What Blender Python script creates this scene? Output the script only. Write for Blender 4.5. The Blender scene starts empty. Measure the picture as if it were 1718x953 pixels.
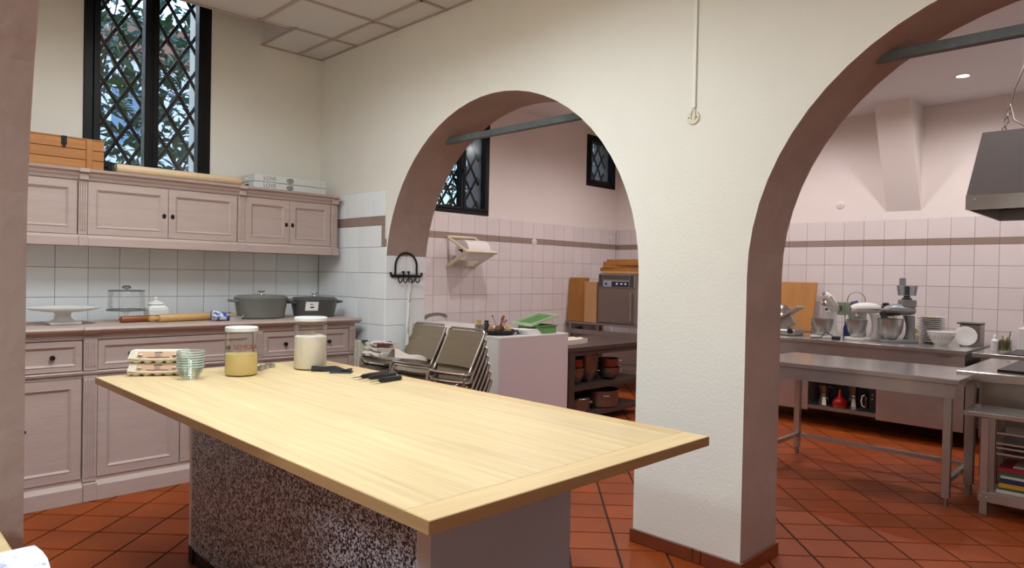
import bpy, bmesh, math, random
from mathutils import Vector, Matrix, Euler
from mathutils.geometry import tessellate_polygon

random.seed(7)
SC = bpy.context.scene
COL = SC.collection

# ------------------------------------------------------------------ camera
YAW, PITCH, ROLL = 0.7843, -0.0131, 0.0200
CAM = Vector((5.5461, -3.1084, 1.4346))
FPX, W_PX, H_PX = 1147.58, 1718, 953
fwd = Vector((-math.sin(YAW), math.cos(YAW), 0))
rgt = Vector((math.cos(YAW), math.sin(YAW), 0))
up = Vector((0, 0, 1))
f2 = fwd * math.cos(PITCH) + up * math.sin(PITCH)
u2 = up * math.cos(PITCH) - fwd * math.sin(PITCH)
r3 = rgt * math.cos(ROLL) + u2 * math.sin(ROLL)
u3 = u2 * math.cos(ROLL) - rgt * math.sin(ROLL)
cam_data = bpy.data.cameras.new('camera')
cam_data.sensor_fit = 'HORIZONTAL'
cam_data.sensor_width = 36.0
cam_data.lens = 36.0 * FPX / W_PX
cam_data.clip_start = 0.05
cam_ob = bpy.data.objects.new('camera', cam_data)
COL.objects.link(cam_ob)
m3 = Matrix((r3, u3, -f2)).transposed()
cam_ob.matrix_world = Matrix.Translation(CAM) @ m3.to_4x4()
SC.camera = cam_ob

# ------------------------------------------------------------------ world, exposure
SC.view_settings.view_transform = 'Standard'
SC.view_settings.look = 'None'
SC.view_settings.gamma = 1.0
SC.view_settings.use_curve_mapping = False
SC.view_settings.exposure = 0.0
SC.cycles.transparent_max_bounces = 40
SKY = 1.0
world = bpy.data.worlds.new('world')
SC.world = world
world.use_nodes = True
wn = world.node_tree
wn.nodes.clear()
wo = wn.nodes.new('ShaderNodeOutputWorld')
bg = wn.nodes.new('ShaderNodeBackground')
sky = wn.nodes.new('ShaderNodeTexSky')
sky.sky_type = 'NISHITA'
sky.sun_disc = False
sky.sun_elevation = math.radians(38)
sky.sun_rotation = math.radians(250)
bg.inputs['Strength'].default_value = SKY
wn.links.new(sky.outputs[0], bg.inputs[0])
wn.links.new(bg.outputs[0], wo.inputs[0])
LAMP_ROOM, LAMP_KITCHEN, LAMP_NEAR = 33.0, 118.0, 84.0
COL_ROOM = (0.78, 0.92, 1.0)
COL_KITCHEN = (1.0, 0.95, 0.97)

# ------------------------------------------------------------------ materials
def lin(c):
    if isinstance(c, str):
        c = c.lstrip('#')
        c = [int(c[i:i + 2], 16) / 255 for i in (0, 2, 4)]
    return tuple(x / 12.92 if x <= .04045 else ((x + .055) / 1.055) ** 2.4 for x in c)

MATS = {}
def mat(name, col, rough=.5, metal=0., var=.0, nscale=8., stretch=None, bump=0., bscale=40., rnd=0., spec=.5, coat=0., col2=None, vmix=None, bstretch=None, emit=None):
    """principled surface; var = tone variation by noise, rnd = per-object tone variation"""
    if name in MATS:
        return MATS[name]
    m = bpy.data.materials.new(name)
    m.use_nodes = True
    t = m.node_tree
    n, L = t.nodes, t.links
    p = n['Principled BSDF']
    p.inputs['Roughness'].default_value = rough
    p.inputs['Metallic'].default_value = metal
    p.inputs['Specular IOR Level'].default_value = spec
    p.inputs['Coat Weight'].default_value = coat
    c = lin(col)
    p.inputs['Base Color'].default_value = (*c, 1)
    tc = n.new('ShaderNodeTexCoord')
    def coords(st):
        if st is None:
            return tc.outputs['Object']
        mp = n.new('ShaderNodeMapping')
        mp.inputs['Scale'].default_value = st
        L.new(tc.outputs['Object'], mp.inputs['Vector'])
        return mp.outputs[0]
    src = None
    if var > 0 or col2:
        nz = n.new('ShaderNodeTexNoise')
        nz.inputs['Scale'].default_value = nscale
        nz.inputs['Detail'].default_value = 6
        nz.inputs['Roughness'].default_value = .6
        vec = coords(stretch)
        if rnd > 0:
            oi0 = n.new('ShaderNodeObjectInfo')
            ad = n.new('ShaderNodeVectorMath'); ad.operation = 'ADD'
            ml = n.new('ShaderNodeMath'); ml.operation = 'MULTIPLY'; ml.inputs[1].default_value = 37.0
            L.new(oi0.outputs['Random'], ml.inputs[0])
            L.new(vec, ad.inputs[0]); L.new(ml.outputs[0], ad.inputs[1])
            vec = ad.outputs[0]
        L.new(vec, nz.inputs['Vector'])
        cr = n.new('ShaderNodeValToRGB')
        e = cr.color_ramp.elements
        e[0].position, e[1].position = vmix or (.3, .7)
        ca = tuple(x * (1 - var) for x in c)
        cb = lin(col2) if col2 else tuple(min(1, x * (1 + var)) for x in c)
        if col2 and var == 0:
            ca = c
        e[0].color, e[1].color = (*ca, 1), (*cb, 1)
        L.new(nz.outputs['Fac'], cr.inputs['Fac'])
        src = cr.outputs[0]
    if rnd > 0:
        oi = n.new('ShaderNodeObjectInfo')
        mr = n.new('ShaderNodeMapRange')
        mr.inputs['To Min'].default_value = 1 - rnd
        mr.inputs['To Max'].default_value = 1 + rnd
        L.new(oi.outputs['Random'], mr.inputs['Value'])
        hs = n.new('ShaderNodeHueSaturation')
        hs.inputs['Color'].default_value = (*c, 1)
        if src:
            L.new(src, hs.inputs['Color'])
        L.new(mr.outputs[0], hs.inputs['Value'])
        src = hs.outputs[0]
    if src:
        L.new(src, p.inputs['Base Color'])
    if bump > 0:
        bn = n.new('ShaderNodeTexNoise')
        bn.inputs['Scale'].default_value = bscale
        bn.inputs['Detail'].default_value = 4
        L.new(coords(bstretch), bn.inputs['Vector'])
        bp = n.new('ShaderNodeBump')
        bp.inputs['Strength'].default_value = bump
        bp.inputs['Distance'].default_value = .01
        L.new(bn.outputs['Fac'], bp.inputs['Height'])
        L.new(bp.outputs[0], p.inputs['Normal'])
    if emit:
        p.inputs['Emission Color'].default_value = (*emit[0], 1)
        p.inputs['Emission Strength'].default_value = emit[1]
    MATS[name] = m
    return m

def glass(name, tint=(1, 1, 1), refl=.10, rough=.02):
    """thin pane: see-through with fresnel gloss"""
    if name in MATS:
        return MATS[name]
    m = bpy.data.materials.new(name)
    m.use_nodes = True
    t = m.node_tree
    n, L = t.nodes, t.links
    n.clear()
    o = n.new('ShaderNodeOutputMaterial')
    mx = n.new('ShaderNodeMixShader')
    tr = n.new('ShaderNodeBsdfTransparent')
    gl = n.new('ShaderNodeBsdfGlossy')
    gl.inputs['Roughness'].default_value = rough
    tr.inputs[0].default_value = (*tint, 1)
    lw = n.new('ShaderNodeLayerWeight')
    lw.inputs['Blend'].default_value = .25
    mr = n.new('ShaderNodeMapRange')
    mr.inputs['To Min'].default_value = refl * .5
    mr.inputs['To Max'].default_value = min(1, refl * 6)
    L.new(lw.outputs['Fresnel'], mr.inputs['Value'])
    L.new(mr.outputs[0], mx.inputs[0])
    L.new(tr.outputs[0], mx.inputs[1])
    L.new(gl.outputs[0], mx.inputs[2])
    L.new(mx.outputs[0], o.inputs[0])
    MATS[name] = m
    return m

def speckle(name, c1, c2, scale):
    m = mat(name, c1, rough=.35)
    t = m.node_tree
    n, L = t.nodes, t.links
    tc = n.new('ShaderNodeTexCoord')
    nz = n.new('ShaderNodeTexNoise')
    nz.inputs['Scale'].default_value = scale
    nz.inputs['Detail'].default_value = 2.5
    nz.inputs['Distortion'].default_value = .8
    cr = n.new('ShaderNodeValToRGB')
    e = cr.color_ramp.elements
    e[0].position, e[1].position = .46, .57
    e[0].color, e[1].color = (*lin(c1), 1), (*lin(c2), 1)
    L.new(tc.outputs['Object'], nz.inputs['Vector'])
    L.new(nz.outputs['Fac'], cr.inputs[0])
    L.new(cr.outputs[0], n['Principled BSDF'].inputs['Base Color'])
    return m

M_WALL = mat('wall plaster cream', '#e8e3d8', .85, var=.03, nscale=1.5, bump=.15, bscale=60)
M_KWALL = mat('kitchen plaster', '#eadfd8', .85, var=.02, nscale=1.5, bump=.2, bscale=50)
M_REVEAL = mat('arch plaster mauve', '#a89188', .8, var=.10, nscale=3.5, bump=.6, bscale=16)
M_CEIL = mat('ceiling panel', '#d8d6d4', .9, var=.03, nscale=60)
M_CEILBAR = mat('ceiling grid bar', '#b3a49b', .6)
M_KCEIL = mat('kitchen ceiling paint', '#e0dbda', .9)
M_GROUT = mat('tile grout', '#8f8a88', .9)
M_TILE = mat('white glazed tile', '#f0f3f4', .12, var=.02, nscale=4, rnd=.03)
M_KTILE = mat('kitchen glazed tile', '#e0d4d2', .12, var=.02, nscale=4, rnd=.03)
M_STRIPE = mat('taupe border tile', '#9b8478', .2, var=.03, nscale=6, rnd=.04)
M_FLOOR = mat('terracotta floor tile', '#92400f', .5, var=.12, nscale=5, rnd=.13, bump=.08, bscale=60, spec=.3)
M_FGROUT = mat('floor grout', '#2b1c18', .9)
M_SKIRT = mat('terracotta skirting', '#7a3a22', .4, var=.12, nscale=7, rnd=.08)
M_PINK = mat('dusty pink cabinet paint', '#baa49b', .55, var=.06, nscale=9, stretch=(1, .35, 3), bump=.12, bscale=60, bstretch=(1, .3, 3))
M_PINKTOP = mat('dusty pink worktop paint', '#b9a297', .55, var=.06, nscale=9, bump=.1, bscale=50)
M_BRONZE = mat('dark bronze', '#2a221d', .4, .6)
M_BLACK = mat('black painted metal', '#07080b', .45, spec=.3)
M_BLACKPL = mat('black plastic', '#141416', .45)
M_IRON = mat('wrought iron', '#17161a', .5, .5)
M_TIE = mat('tie bar iron', '#5e6465', .6, .1, var=.15, nscale=20)
M_OAK = mat('island beech strip', '#d9bd8f', .42, var=.13, nscale=5, stretch=(.4, 9, 9), rnd=.05, spec=.4)
M_OAKX = mat('island beech cross strip', '#dabb8a', .42, var=.09, nscale=5, stretch=(7, .5, 7), rnd=.04, spec=.4)
M_OAKB = mat('island beech border', '#cfae7c', .42, var=.11, nscale=5, stretch=(.5, 7, 7), rnd=.04, spec=.4)
M_GRAN = speckle('speckled laminate', '#131217', '#bfc4cf', 118)
M_MAUVE = mat('mauve laminate', '#9ca2b0', .45)
M_EDGE = mat('white edge strip', '#c9c2bd', .5)
M_STEEL = mat('brushed steel', '#b7b4b1', .20, .68, var=.10, nscale=6, stretch=(1, 1, 1), bump=.03, bscale=90, bstretch=(.1, .1, 4))
M_STEELD = mat('dull steel', '#9c958f', .38, .9, var=.10, nscale=5)
M_CHROME = mat('chrome', '#d6d2cc', .12, 1)
M_CHAIR = mat('smoked steel sheet', '#a3937d', .36, .7, var=.10, nscale=6, stretch=(.6, .6, 30))
M_WHITE = mat('white enamel', '#e4e1dc', .3)
M_CERAM = mat('white ceramic', '#e6e4df', .25, var=.02)
M_PAPER = mat('white paper', '#eceae6', .8)
M_CLOTH = mat('off white cloth', '#d9d3c8', .95, var=.05, nscale=14, bump=.3, bscale=60)
M_GREYP = mat('grey enamel cast iron', '#6f6f6a', .32, var=.05, nscale=5)
M_GREYD = mat('dark grey enamel cast iron', '#4c4c49', .32, var=.05, nscale=5)
M_WOODL = mat('light turned wood', '#c59a63', .5, var=.10, nscale=6, stretch=(4, .6, 4))
M_WOODP = mat('pale dowel wood', '#d6b893', .5, var=.07, nscale=6, stretch=(6, .6, 6))
M_WOODD = mat('dark turned wood', '#8a4c22', .4, var=.15, nscale=6, stretch=(4, .6, 4))
M_WOODO = mat('orange pine', '#ac7038', .5, var=.16, nscale=5, stretch=(3, .6, 12), rnd=.06)
M_BOARD = mat('honey cutting board', '#ad7434', .5, var=.14, nscale=5, stretch=(2, 2, .6), rnd=.10)
M_BOARDP = mat('pale cutting board', '#c99a6a', .5, var=.08, nscale=5, stretch=(2, 2, .6))
M_GLASS = glass('clear glass', (.97, .975, .97), .08)
M_PANE = glass('window pane', (.86, .92, .96), .10)
M_PANED = glass('dim window pane', (.42, .46, .48), .07, .15)
M_LEAF = mat('broad green leaf', '#3f6b39', .45, var=.25, nscale=6, rnd=.35)
M_LEAFD = mat('small dark leaf', '#355a3c', .5, var=.3, nscale=8)
M_BARK = mat('shrub bark', '#4a3c30', .9, var=.2)
M_SEMO = mat('semolina', '#ecd694', .95, var=.05, nscale=120)
M_FLOUR = mat('flour', '#f3ecdf', .95, var=.05, nscale=18)
M_RED = mat('red enamel', '#b01118', .25)
M_GREENC = mat('green plastic', '#699a58', .45)
M_GREENL = mat('pale green plastic', '#c3d3b4', .45)
M_DARKST = mat('dark brown steel', '#5b4a45', .45, .5, var=.08)
M_OVEN = mat('oven steel brown', '#8f8078', .4, .6)
M_PULP = mat('egg carton pulp', '#dcd3bd', .9, var=.06, nscale=60, bump=.2, bscale=120)
M_COPPER = mat('worn steel pot', '#857870', .3, .85, var=.12, nscale=5)
M_DARKIN = mat('unlit interior board', '#3a302c', .8)  # shade inside the open units is put into this dark colour

# ------------------------------------------------------------------ mesh builder
class B:
    def __init__(s):
        s.v, s.f, s.mi = [], [], []
        s.cur = 0
    def add(s, vs, fs, M=None):
        o = len(s.v)
        for q in vs:
            q = Vector(q)
            s.v.append(M @ q if M is not None else q)
        for f in fs:
            s.f.append(tuple(i + o for i in f))
            s.mi.append(s.cur)
        return s
    def box(s, x0, x1, y0, y1, z0, z1, M=None):
        return s.add([(x0, y0, z0), (x1, y0, z0), (x1, y1, z0), (x0, y1, z0), (x0, y0, z1), (x1, y0, z1), (x1, y1, z1), (x0, y1, z1)],
                     [(0, 3, 2, 1), (4, 5, 6, 7), (0, 1, 5, 4), (1, 2, 6, 5), (2, 3, 7, 6), (3, 0, 4, 7)], M)
    def taper(s, x0, x1, y0, y1, z0, z1, ix, iy, M=None):
        return s.add([(x0, y0, z0), (x1, y0, z0), (x1, y1, z0), (x0, y1, z0), (x0 + ix, y0 + iy, z1), (x1 - ix, y0 + iy, z1), (x1 - ix, y1 - iy, z1), (x0 + ix, y1 - iy, z1)],
                     [(0, 3, 2, 1), (4, 5, 6, 7), (0, 1, 5, 4), (1, 2, 6, 5), (2, 3, 7, 6), (3, 0, 4, 7)], M)
    def tube(s, pts, r, seg=8, closed=False, M=None):
        pts = [Vector(p) for p in pts]
        n = len(pts)
        rs = r if isinstance(r, (list, tuple)) else [r] * n
        rings, prev = [], None
        for i, p in enumerate(pts):
            if closed:
                d = pts[(i + 1) % n] - pts[i - 1]
            else:
                d = (pts[min(i + 1, n - 1)] - pts[max(i - 1, 0)])
            d.normalize()
            if prev is None:
                a = Vector((0, 0, 1)) if abs(d.z) < .9 else Vector((1, 0, 0))
                u = d.cross(a).normalized()
            else:
                u = (prev - d * prev.dot(d))
                u = u.normalized() if u.length > 1e-6 else d.orthogonal().normalized()
            prev = u
            w = d.cross(u)
            rings.append([p + (u * math.cos(2 * math.pi * k / seg) + w * math.sin(2 * math.pi * k / seg)) * rs[i] for k in range(seg)])
        vs = [q for ring in rings for q in ring]
        fs = []
        for i in range(n if closed else n - 1):
            j = (i + 1) % n
            for k in range(seg):
                l = (k + 1) % seg
                fs.append((i * seg + k, i * seg + l, j * seg + l, j * seg + k))
        if not closed:
            fs.append(tuple(range(seg))[::-1])
            fs.append(tuple((n - 1) * seg + k for k in range(seg)))
        return s.add(vs, fs, M)
    def lathe(s, prof, c=(0, 0, 0), seg=24, sx=1, sy=1, M=None):
        """profile of (radius, z); r=0 at an end closes it"""
        vs, fs, idx = [], [], []
        for r, z in prof:
            if r <= 1e-6:
                idx.append([len(vs)])
                vs.append((c[0], c[1], c[2] + z))
            else:
                idx.append(list(range(len(vs), len(vs) + seg)))
                for k in range(seg):
                    a = 2 * math.pi * k / seg
                    vs.append((c[0] + r * sx * math.cos(a), c[1] + r * sy * math.sin(a), c[2] + z))
        for a, b in zip(idx, idx[1:]):
            for k in range(seg):
                l = (k + 1) % seg
                if len(a) == 1 and len(b) == 1:
                    continue
                if len(a) == 1:
                    fs.append((a[0], b[l], b[k]))
                elif len(b) == 1:
                    fs.append((a[k], a[l], b[0]))
                else:
                    fs.append((a[k], a[l], b[l], b[k]))
        return s.add(vs, fs, M)
    def prism(s, poly, axis, a, b, M=None, side_mi=None):
        """poly of 2d points extruded along axis from a to b; poly plane: y->(x,z), x->(y,z), z->(x,y)"""
        def P(p, t):
            return {'y': (p[0], t, p[1]), 'x': (t, p[0], p[1]), 'z': (p[0], p[1], t)}[axis]
        n = len(poly)
        vs = [P(p, a) for p in poly] + [P(p, b) for p in poly]
        tris = tessellate_polygon([[Vector((p[0], p[1], 0)) for p in poly]])
        fs = [tuple(t) for t in tris] + [tuple(i + n for i in t)[::-1] for t in tris]
        s.add(vs, fs, M)
        o = len(s.v) - 2 * n
        for i in range(n):
            j = (i + 1) % n
            s.f.append((o + i, o + j, o + n + j, o + n + i))
            s.mi.append(side_mi[i] if side_mi else s.cur)
        return s
    def sheet(s, grid, th=0.0, M=None):
        """grid[i][j] of points, optionally thickened"""
        ni, nj = len(grid), len(grid[0])
        vs = [Vector(p) for row in grid for p in row]
        fs = [(i * nj + j, (i + 1) * nj + j, (i + 1) * nj + j + 1, i * nj + j + 1) for i in range(ni - 1) for j in range(nj - 1)]
        if th:
            nn = [Vector() for _ in vs]
            for f in fs:
                q = (vs[f[1]] - vs[f[0]]).cross(vs[f[2]] - vs[f[0]])
                for i in f:
                    nn[i] += q
            N = len(vs)
            vs2 = [v - n.normalized() * th for v, n in zip(vs, nn)]
            fs2 = [tuple(i + N for i in f[::-1]) for f in fs]
            rim = [(i, 0) for i in range(ni)] + [(ni - 1, j) for j in range(1, nj)] + [(i, nj - 1) for i in range(ni - 2, -1, -1)] + [(0, j) for j in range(nj - 2, 0, -1)]
            rim = [i * nj + j for i, j in rim]
            fs3 = [(rim[k - 1], rim[k], rim[k] + N, rim[k - 1] + N) for k in range(len(rim))]
            vs, fs = vs + vs2, fs + fs2 + fs3
        return s.add(vs, fs, M)
    def obj(s, name, mats, parent=None, smooth=False, bevel=0., bseg=1, loc=None, local=False):
        me = bpy.data.meshes.new(name)
        off = Vector()
        q = None if local else parent
        while q is not None:
            off += Vector(q.location)
            q = q.parent
        if loc is not None:
            off += Vector(loc)
        me.from_pydata([tuple(v - off) for v in s.v], [], s.f)
        if not isinstance(mats, (list, tuple)):
            mats = [mats]
        for m in mats:
            me.materials.append(m)
        if len(mats) > 1:
            me.polygons.foreach_set('material_index', s.mi)
        bm = bmesh.new()
        bm.from_mesh(me)
        bmesh.ops.recalc_face_normals(bm, faces=bm.faces)
        bm.to_mesh(me)
        bm.free()
        if smooth:
            me.polygons.foreach_set('use_smooth', [True] * len(me.polygons))
            try:
                me.set_sharp_from_angle(angle=math.radians(38))
            except Exception:
                pass
        me.update()
        o = bpy.data.objects.new(name, me)
        COL.objects.link(o)
        if parent is not None:
            o.parent = parent
        if loc is not None:
            o.location = loc
        if bevel:
            md = o.modifiers.new('bevel', 'BEVEL')
            md.width, md.segments, md.limit_method = bevel, bseg, 'ANGLE'
            md.angle_limit = math.radians(40)
        return o

def tag(o, label, cat, group=None, kind=None):
    if label: o['label'] = label
    if cat: o['category'] = cat
    if group: o['group'] = group
    if kind: o['kind'] = kind
    return o
def thing(name, label, cat, loc=(0, 0, 0), group=None):
    o = bpy.data.objects.new(name, None)
    o.empty_display_size = .05
    COL.objects.link(o)
    o.location = loc
    return tag(o, label, cat, group)
def struct(o, label, cat):
    return tag(o, label, cat, kind='structure')
def sroot(name, label, cat, loc=(0, 0, 0)):
    return tag(thing(name, label, cat, loc), label, cat, kind='structure')
def clone(me_ob, name, loc, parent=None, rot=None):
    o = me_ob.copy()
    o.name = name
    COL.objects.link(o)
    o.parent = parent
    o.location = loc
    if rot: o.rotation_euler = rot
    return o
def copy_thing(root, loc, rz, label, group=None):
    r = root.copy(); COL.objects.link(r)
    r.location = loc; r.rotation_euler = (0, 0, rz)
    r['label'] = label
    if group: r['group'] = group
    for ch in list(root.children):
        c = ch.copy(); COL.objects.link(c); c.parent = r
        for g in list(ch.children):
            d = g.copy(); COL.objects.link(d); d.parent = c
    return r
def text(name, s, size, m, parent, loc, rot, depth=.0006, bend=None, squash=1.0):
    cu = bpy.data.curves.new(name, 'FONT')
    cu.body = s
    cu.size = size
    cu.extrude = depth
    cu.align_x = 'CENTER'
    t = bpy.data.objects.new(name, cu)
    me = bpy.data.meshes.new_from_object(t)
    bpy.data.objects.remove(t)
    if bend:
        for v in me.vertices:
            a = v.co.x / bend
            rr = bend + v.co.z
            v.co = Vector((rr * math.sin(a), v.co.y, rr * math.cos(a) - bend))
    for v in me.vertices:
        v.co.x *= squash
    me.materials.clear()
    me.materials.append(m)
    o = bpy.data.objects.new(name, me)
    COL.objects.link(o)
    o.parent = parent
    o.location = loc
    o.rotation_euler = rot
    return o
ORD = ['topmost', 'second from the top', 'third from the top', 'fourth from the top', 'fifth from the top', 'sixth from the top', 'seventh from the top', 'eighth from the top', 'ninth from the top', 'tenth from the top', 'eleventh from the top', 'twelfth from the top', 'thirteenth from the top', 'fourteenth from the top']
def arc(c, r, a0, a1, n, plane='xz', t=0.):
    out = []
    for i in range(n + 1):
        a = math.radians(a0 + (a1 - a0) * i / n)
        p, q = c[0] + r * math.cos(a), c[1] + r * math.sin(a)
        out.append({'xz': (p, t, q), 'yz': (t, p, q), 'xy': (p, q, t), '2d': (p, q)}[plane])
    return out

# ================================================================== STRUCTURE
ZC, ZK = 3.31, 3.28          # ceiling heights
TB = 0.39                    # thickness of the arch walls
YD, XC = 5.0, -0.43          # kitchen back wall, kitchen left wall
XR, YN = 7.4, -6.4           # right wall, wall behind the camera
AR = 1.187
A1C, A2C = (2.225, 1.45), (5.217, 1.45)

# ---- wall with arches
def arch_wall(name, label, y0, y1):
    pts, mi = [(-.5, -.02)], []
    def put(p, m):
        pts.append(p); mi.append(m)
    def arch(c):
        put((c[0] - AR, -.02), 0)
        put((c[0] - AR, c[1]), 1)
        for i in range(1, 33):
            a = math.pi - math.pi * i / 32
            put((c[0] + AR * math.cos(a), c[1] + AR * math.sin(a)), 1)
        put((c[0] + AR, -.02), 1)
    arch(A1C); arch(A2C)
    put((XR, -.02), 0); put((XR, 4.1), 0); put((-.5, 4.1), 0)
    mi.append(0)
    b = B().prism(pts, 'y', y0, y1, side_mi=mi)
    o = b.obj(name, [M_WALL, M_REVEAL])
    return struct(o, label, 'wall')
wallB = arch_wall('wall_center', 'cream plaster wall with two round arches and mauve reveals', 0., TB)
wallE = arch_wall('wall_front', 'mauve arch pier close to the camera at the left edge', -2.85 - TB, -2.85)

def wall_with_holes(b, axis, p0, p1, a0, a1, z0, z1, holes):
    """slab across a0..a1, z0..z1 leaving rectangular holes (h0,h1,zz0,zz1), sorted, no overlap"""
    def bx(u0, u1, w0, w1):
        if u1 - u0 < 1e-4 or w1 - w0 < 1e-4: return
        if axis == 'x': b.box(p0, p1, u0, u1, w0, w1)
        else: b.box(u0, u1, p0, p1, w0, w1)
    u = a0
    for h0, h1, w0, w1 in holes:
        bx(u, h0, z0, z1); bx(h0, h1, z0, w0); bx(h0, h1, w1, z1)
        u = h1
    bx(u, a1, z0, z1)
    return b
WIN1 = (-1.845, -.97, 2.085, 3.72)
wallA = struct(wall_with_holes(B(), 'x', -.45, 0, YN - .2, 0.0, -.02, 4.1, [WIN1]).obj('wall_left', M_WALL), 'cream plaster wall with the tall window above the pink cupboards', 'wall')
WC1, WC2 = (1.52, 2.455, 2.13, 3.36), (4.29, 4.945, 2.695, 3.40)
wallC = struct(wall_with_holes(B(), 'x', XC - .4, XC, TB, YD + .3, -.02, 4.1, [WC1, WC2]).obj('wall_kitchen_left', M_KWALL), 'kitchen wall with small dark windows above pinkish tiles', 'wall')
wallD = struct(B().box(XC, XR, YD, YD + .3, -.02, 4.1).obj('wall_kitchen_back', M_KWALL), 'far kitchen wall tiled below and plastered above', 'wall')
struct(B().box(XR, XR + .2, YN - .2, YD + .3, -.02, 4.1).obj('wall_right', M_WALL), 'plain side wall out of view on the right', 'wall')
struct(B().box(0, XR, YN - .2, YN, -.02, 4.1).obj('wall_back', M_WALL), 'plain wall out of view behind the camera', 'wall')

# ---- ceilings
ceil = sroot('ceiling', 'suspended ceiling of square panels above the worktable', 'ceiling')
PX, PY, PIT = .573, -.23, .584
bars, protos = B(), {}
xl = [0.5, PX] + [PX + PIT * k for k in range(1, 12)] + [XR]
yl = [0.0, PY] + [PY - PIT * k for k in range(1, 5)] + [-2.85]
def panel(x0, x1, y0, y1):
    k = (round(x1 - x0, 3), round(y1 - y0, 3))
    c = ((x0 + x1) / 2, (y0 + y1) / 2, ZC + .004)
    if k not in protos:
        w, h = k[0] / 2 - .004, k[1] / 2 - .004
        protos[k] = B().box(-w, w, -h, h, 0, .012).obj('ceiling_panel', M_CEIL, ceil)
        protos[k].location = c
    else:
        clone(protos[k], 'ceiling_panel', c, ceil)
for i in range(len(xl) - 1):
    for j in range(len(yl) - 1):
        if xl[i + 1] - xl[i] > .1:
            panel(xl[i], xl[i + 1], yl[j + 1], yl[j])
panel(0.0, .573, PY, 0.0)
panel(0.0, .573, -.557, PY)
def bar(name, x0, x1, y0, y1):
    return B().box(x0, x1, y0, y1, ZC - .006, ZC + .003).obj(name, M_CEILBAR, ceil)
for x in xl[1:-1]:
    bar('grid_bar', x - .012, x + .012, (-2.85 if x > .6 else -.557), 0)
for y in yl[1:-1]:
    bar('grid_bar', (.5 if y < -.557 else 0), XR, y - .012, y + .012)
bar('edge_trim', .485, .515, -2.85, -.557)
bar('edge_trim', 0, .6, -.565, -.548)
bar('edge_trim', .02, XR, -.015, -.001)
bar('edge_trim', .0, .015, -.557, -.001)
B().box(.49, .51, -2.85, -.56, ZC + .003, 4.1).box(0, .5, -.556, -.54, ZC + .003, 4.1).obj('bulkhead', M_KCEIL, ceil)
B().box(-.45, .5, -2.85, -.556, 3.95, 4.1).obj('recess_lid', M_KCEIL, ceil)
B().box(.5, XR, -2.85, 0, ZC + .02, ZC + .06).box(0, .5, -.54, 0, ZC + .02, ZC + .06).obj('ceiling_slab', M_KCEIL, ceil)
kc = B()
kc.prism([(XC, 3.47), (1.5, ZK), (XR, ZK), (XR, 3.7), (XC, 3.7)], 'y', TB, YD)
struct(kc.obj('ceiling_kitchen', M_KCEIL), 'plain plastered kitchen ceiling with recessed spotlights', 'ceiling')
struct(B().box(0, XR, YN, -3.24, ZC, ZC + .1).obj('ceiling_rear', M_KCEIL), 'plain ceiling out of view behind the camera', 'ceiling')

# ---- wedge corbel on the kitchen back wall
cb = B().add([(3.165, YD, 2.2), (3.495, YD, 2.2), (3.495, 4.50, ZK), (3.165, 4.50, ZK), (3.165, YD, ZK), (3.495, YD, ZK)],
             [(0, 1, 2, 3), (0, 3, 4), (1, 5, 2), (2, 5, 4, 3), (0, 4, 5, 1)])
struct(cb.obj('trim_1', M_KWALL), 'sloping plaster corbel running from ceiling down the kitchen wall', 'corbel')

# ---- wall tiles
tile_protos = {}
def tile(parent, face, at, a0, a1, z0, z1, m, name='tile', gap=.0016, th=.006):
    w, h = a1 - a0, z1 - z0
    if w < .012 or h < .012: return
    k = (face, round(w, 3), round(h, 3), m.name)
    c = {'x': (at, (a0 + a1) / 2, (z0 + z1) / 2), 'y': ((a0 + a1) / 2, at, (z0 + z1) / 2)}[face]
    if k not in tile_protos:
        hw, hh, e = w / 2 - gap, h / 2 - gap, .002
        lo = [(-hw, -hh), (hw, -hh), (hw, hh), (-hw, hh)]
        hi = [(-hw + e, -hh + e), (hw - e, -hh + e), (hw - e, hh - e), (-hw + e, hh - e)]
        def P(p, d):
            return (d, p[0], p[1]) if face == 'x' else (p[0], -d, p[1])
        vs = [P(p, -.002) for p in lo] + [P(p, th - .0015) for p in lo] + [P(p, th) for p in hi]
        fs = [(8, 9, 10, 11)] + [(i, (i + 1) % 4, 4 + (i + 1) % 4, 4 + i) for i in range(4)] + [(4 + i, 4 + (i + 1) % 4, 8 + (i + 1) % 4, 8 + i) for i in range(4)]
        o = B().add(vs, fs).obj(name, m, parent)
        o.location = c
        tile_protos[k] = o
    else:
        clone(tile_protos[k], name, c, parent)
def lines(first, pitch, lo, hi):
    k = math.ceil((lo - first) / pitch - 1e-6)
    out = [lo]
    while first + k * pitch < hi - 1e-4:
        v = first + k * pitch
        if v - out[-1] > .012: out.append(v)
        k += 1
    return out + [hi]
# left wall behind the cupboards
B().box(0, .0015, -2.6, 0, .80, 1.66).obj('grout_bed', M_GROUT, wallA)
ys = lines(-2.0013, .2, -2.6, -.006)
zs = [.8046, 1.0119, 1.2192, 1.4266, 1.634]
for i in range(len(ys) - 1):
    for j in range(len(zs) - 1):
        tile(wallA, 'x', .0, ys[i], ys[i + 1], zs[j], zs[j + 1], M_TILE)
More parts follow.
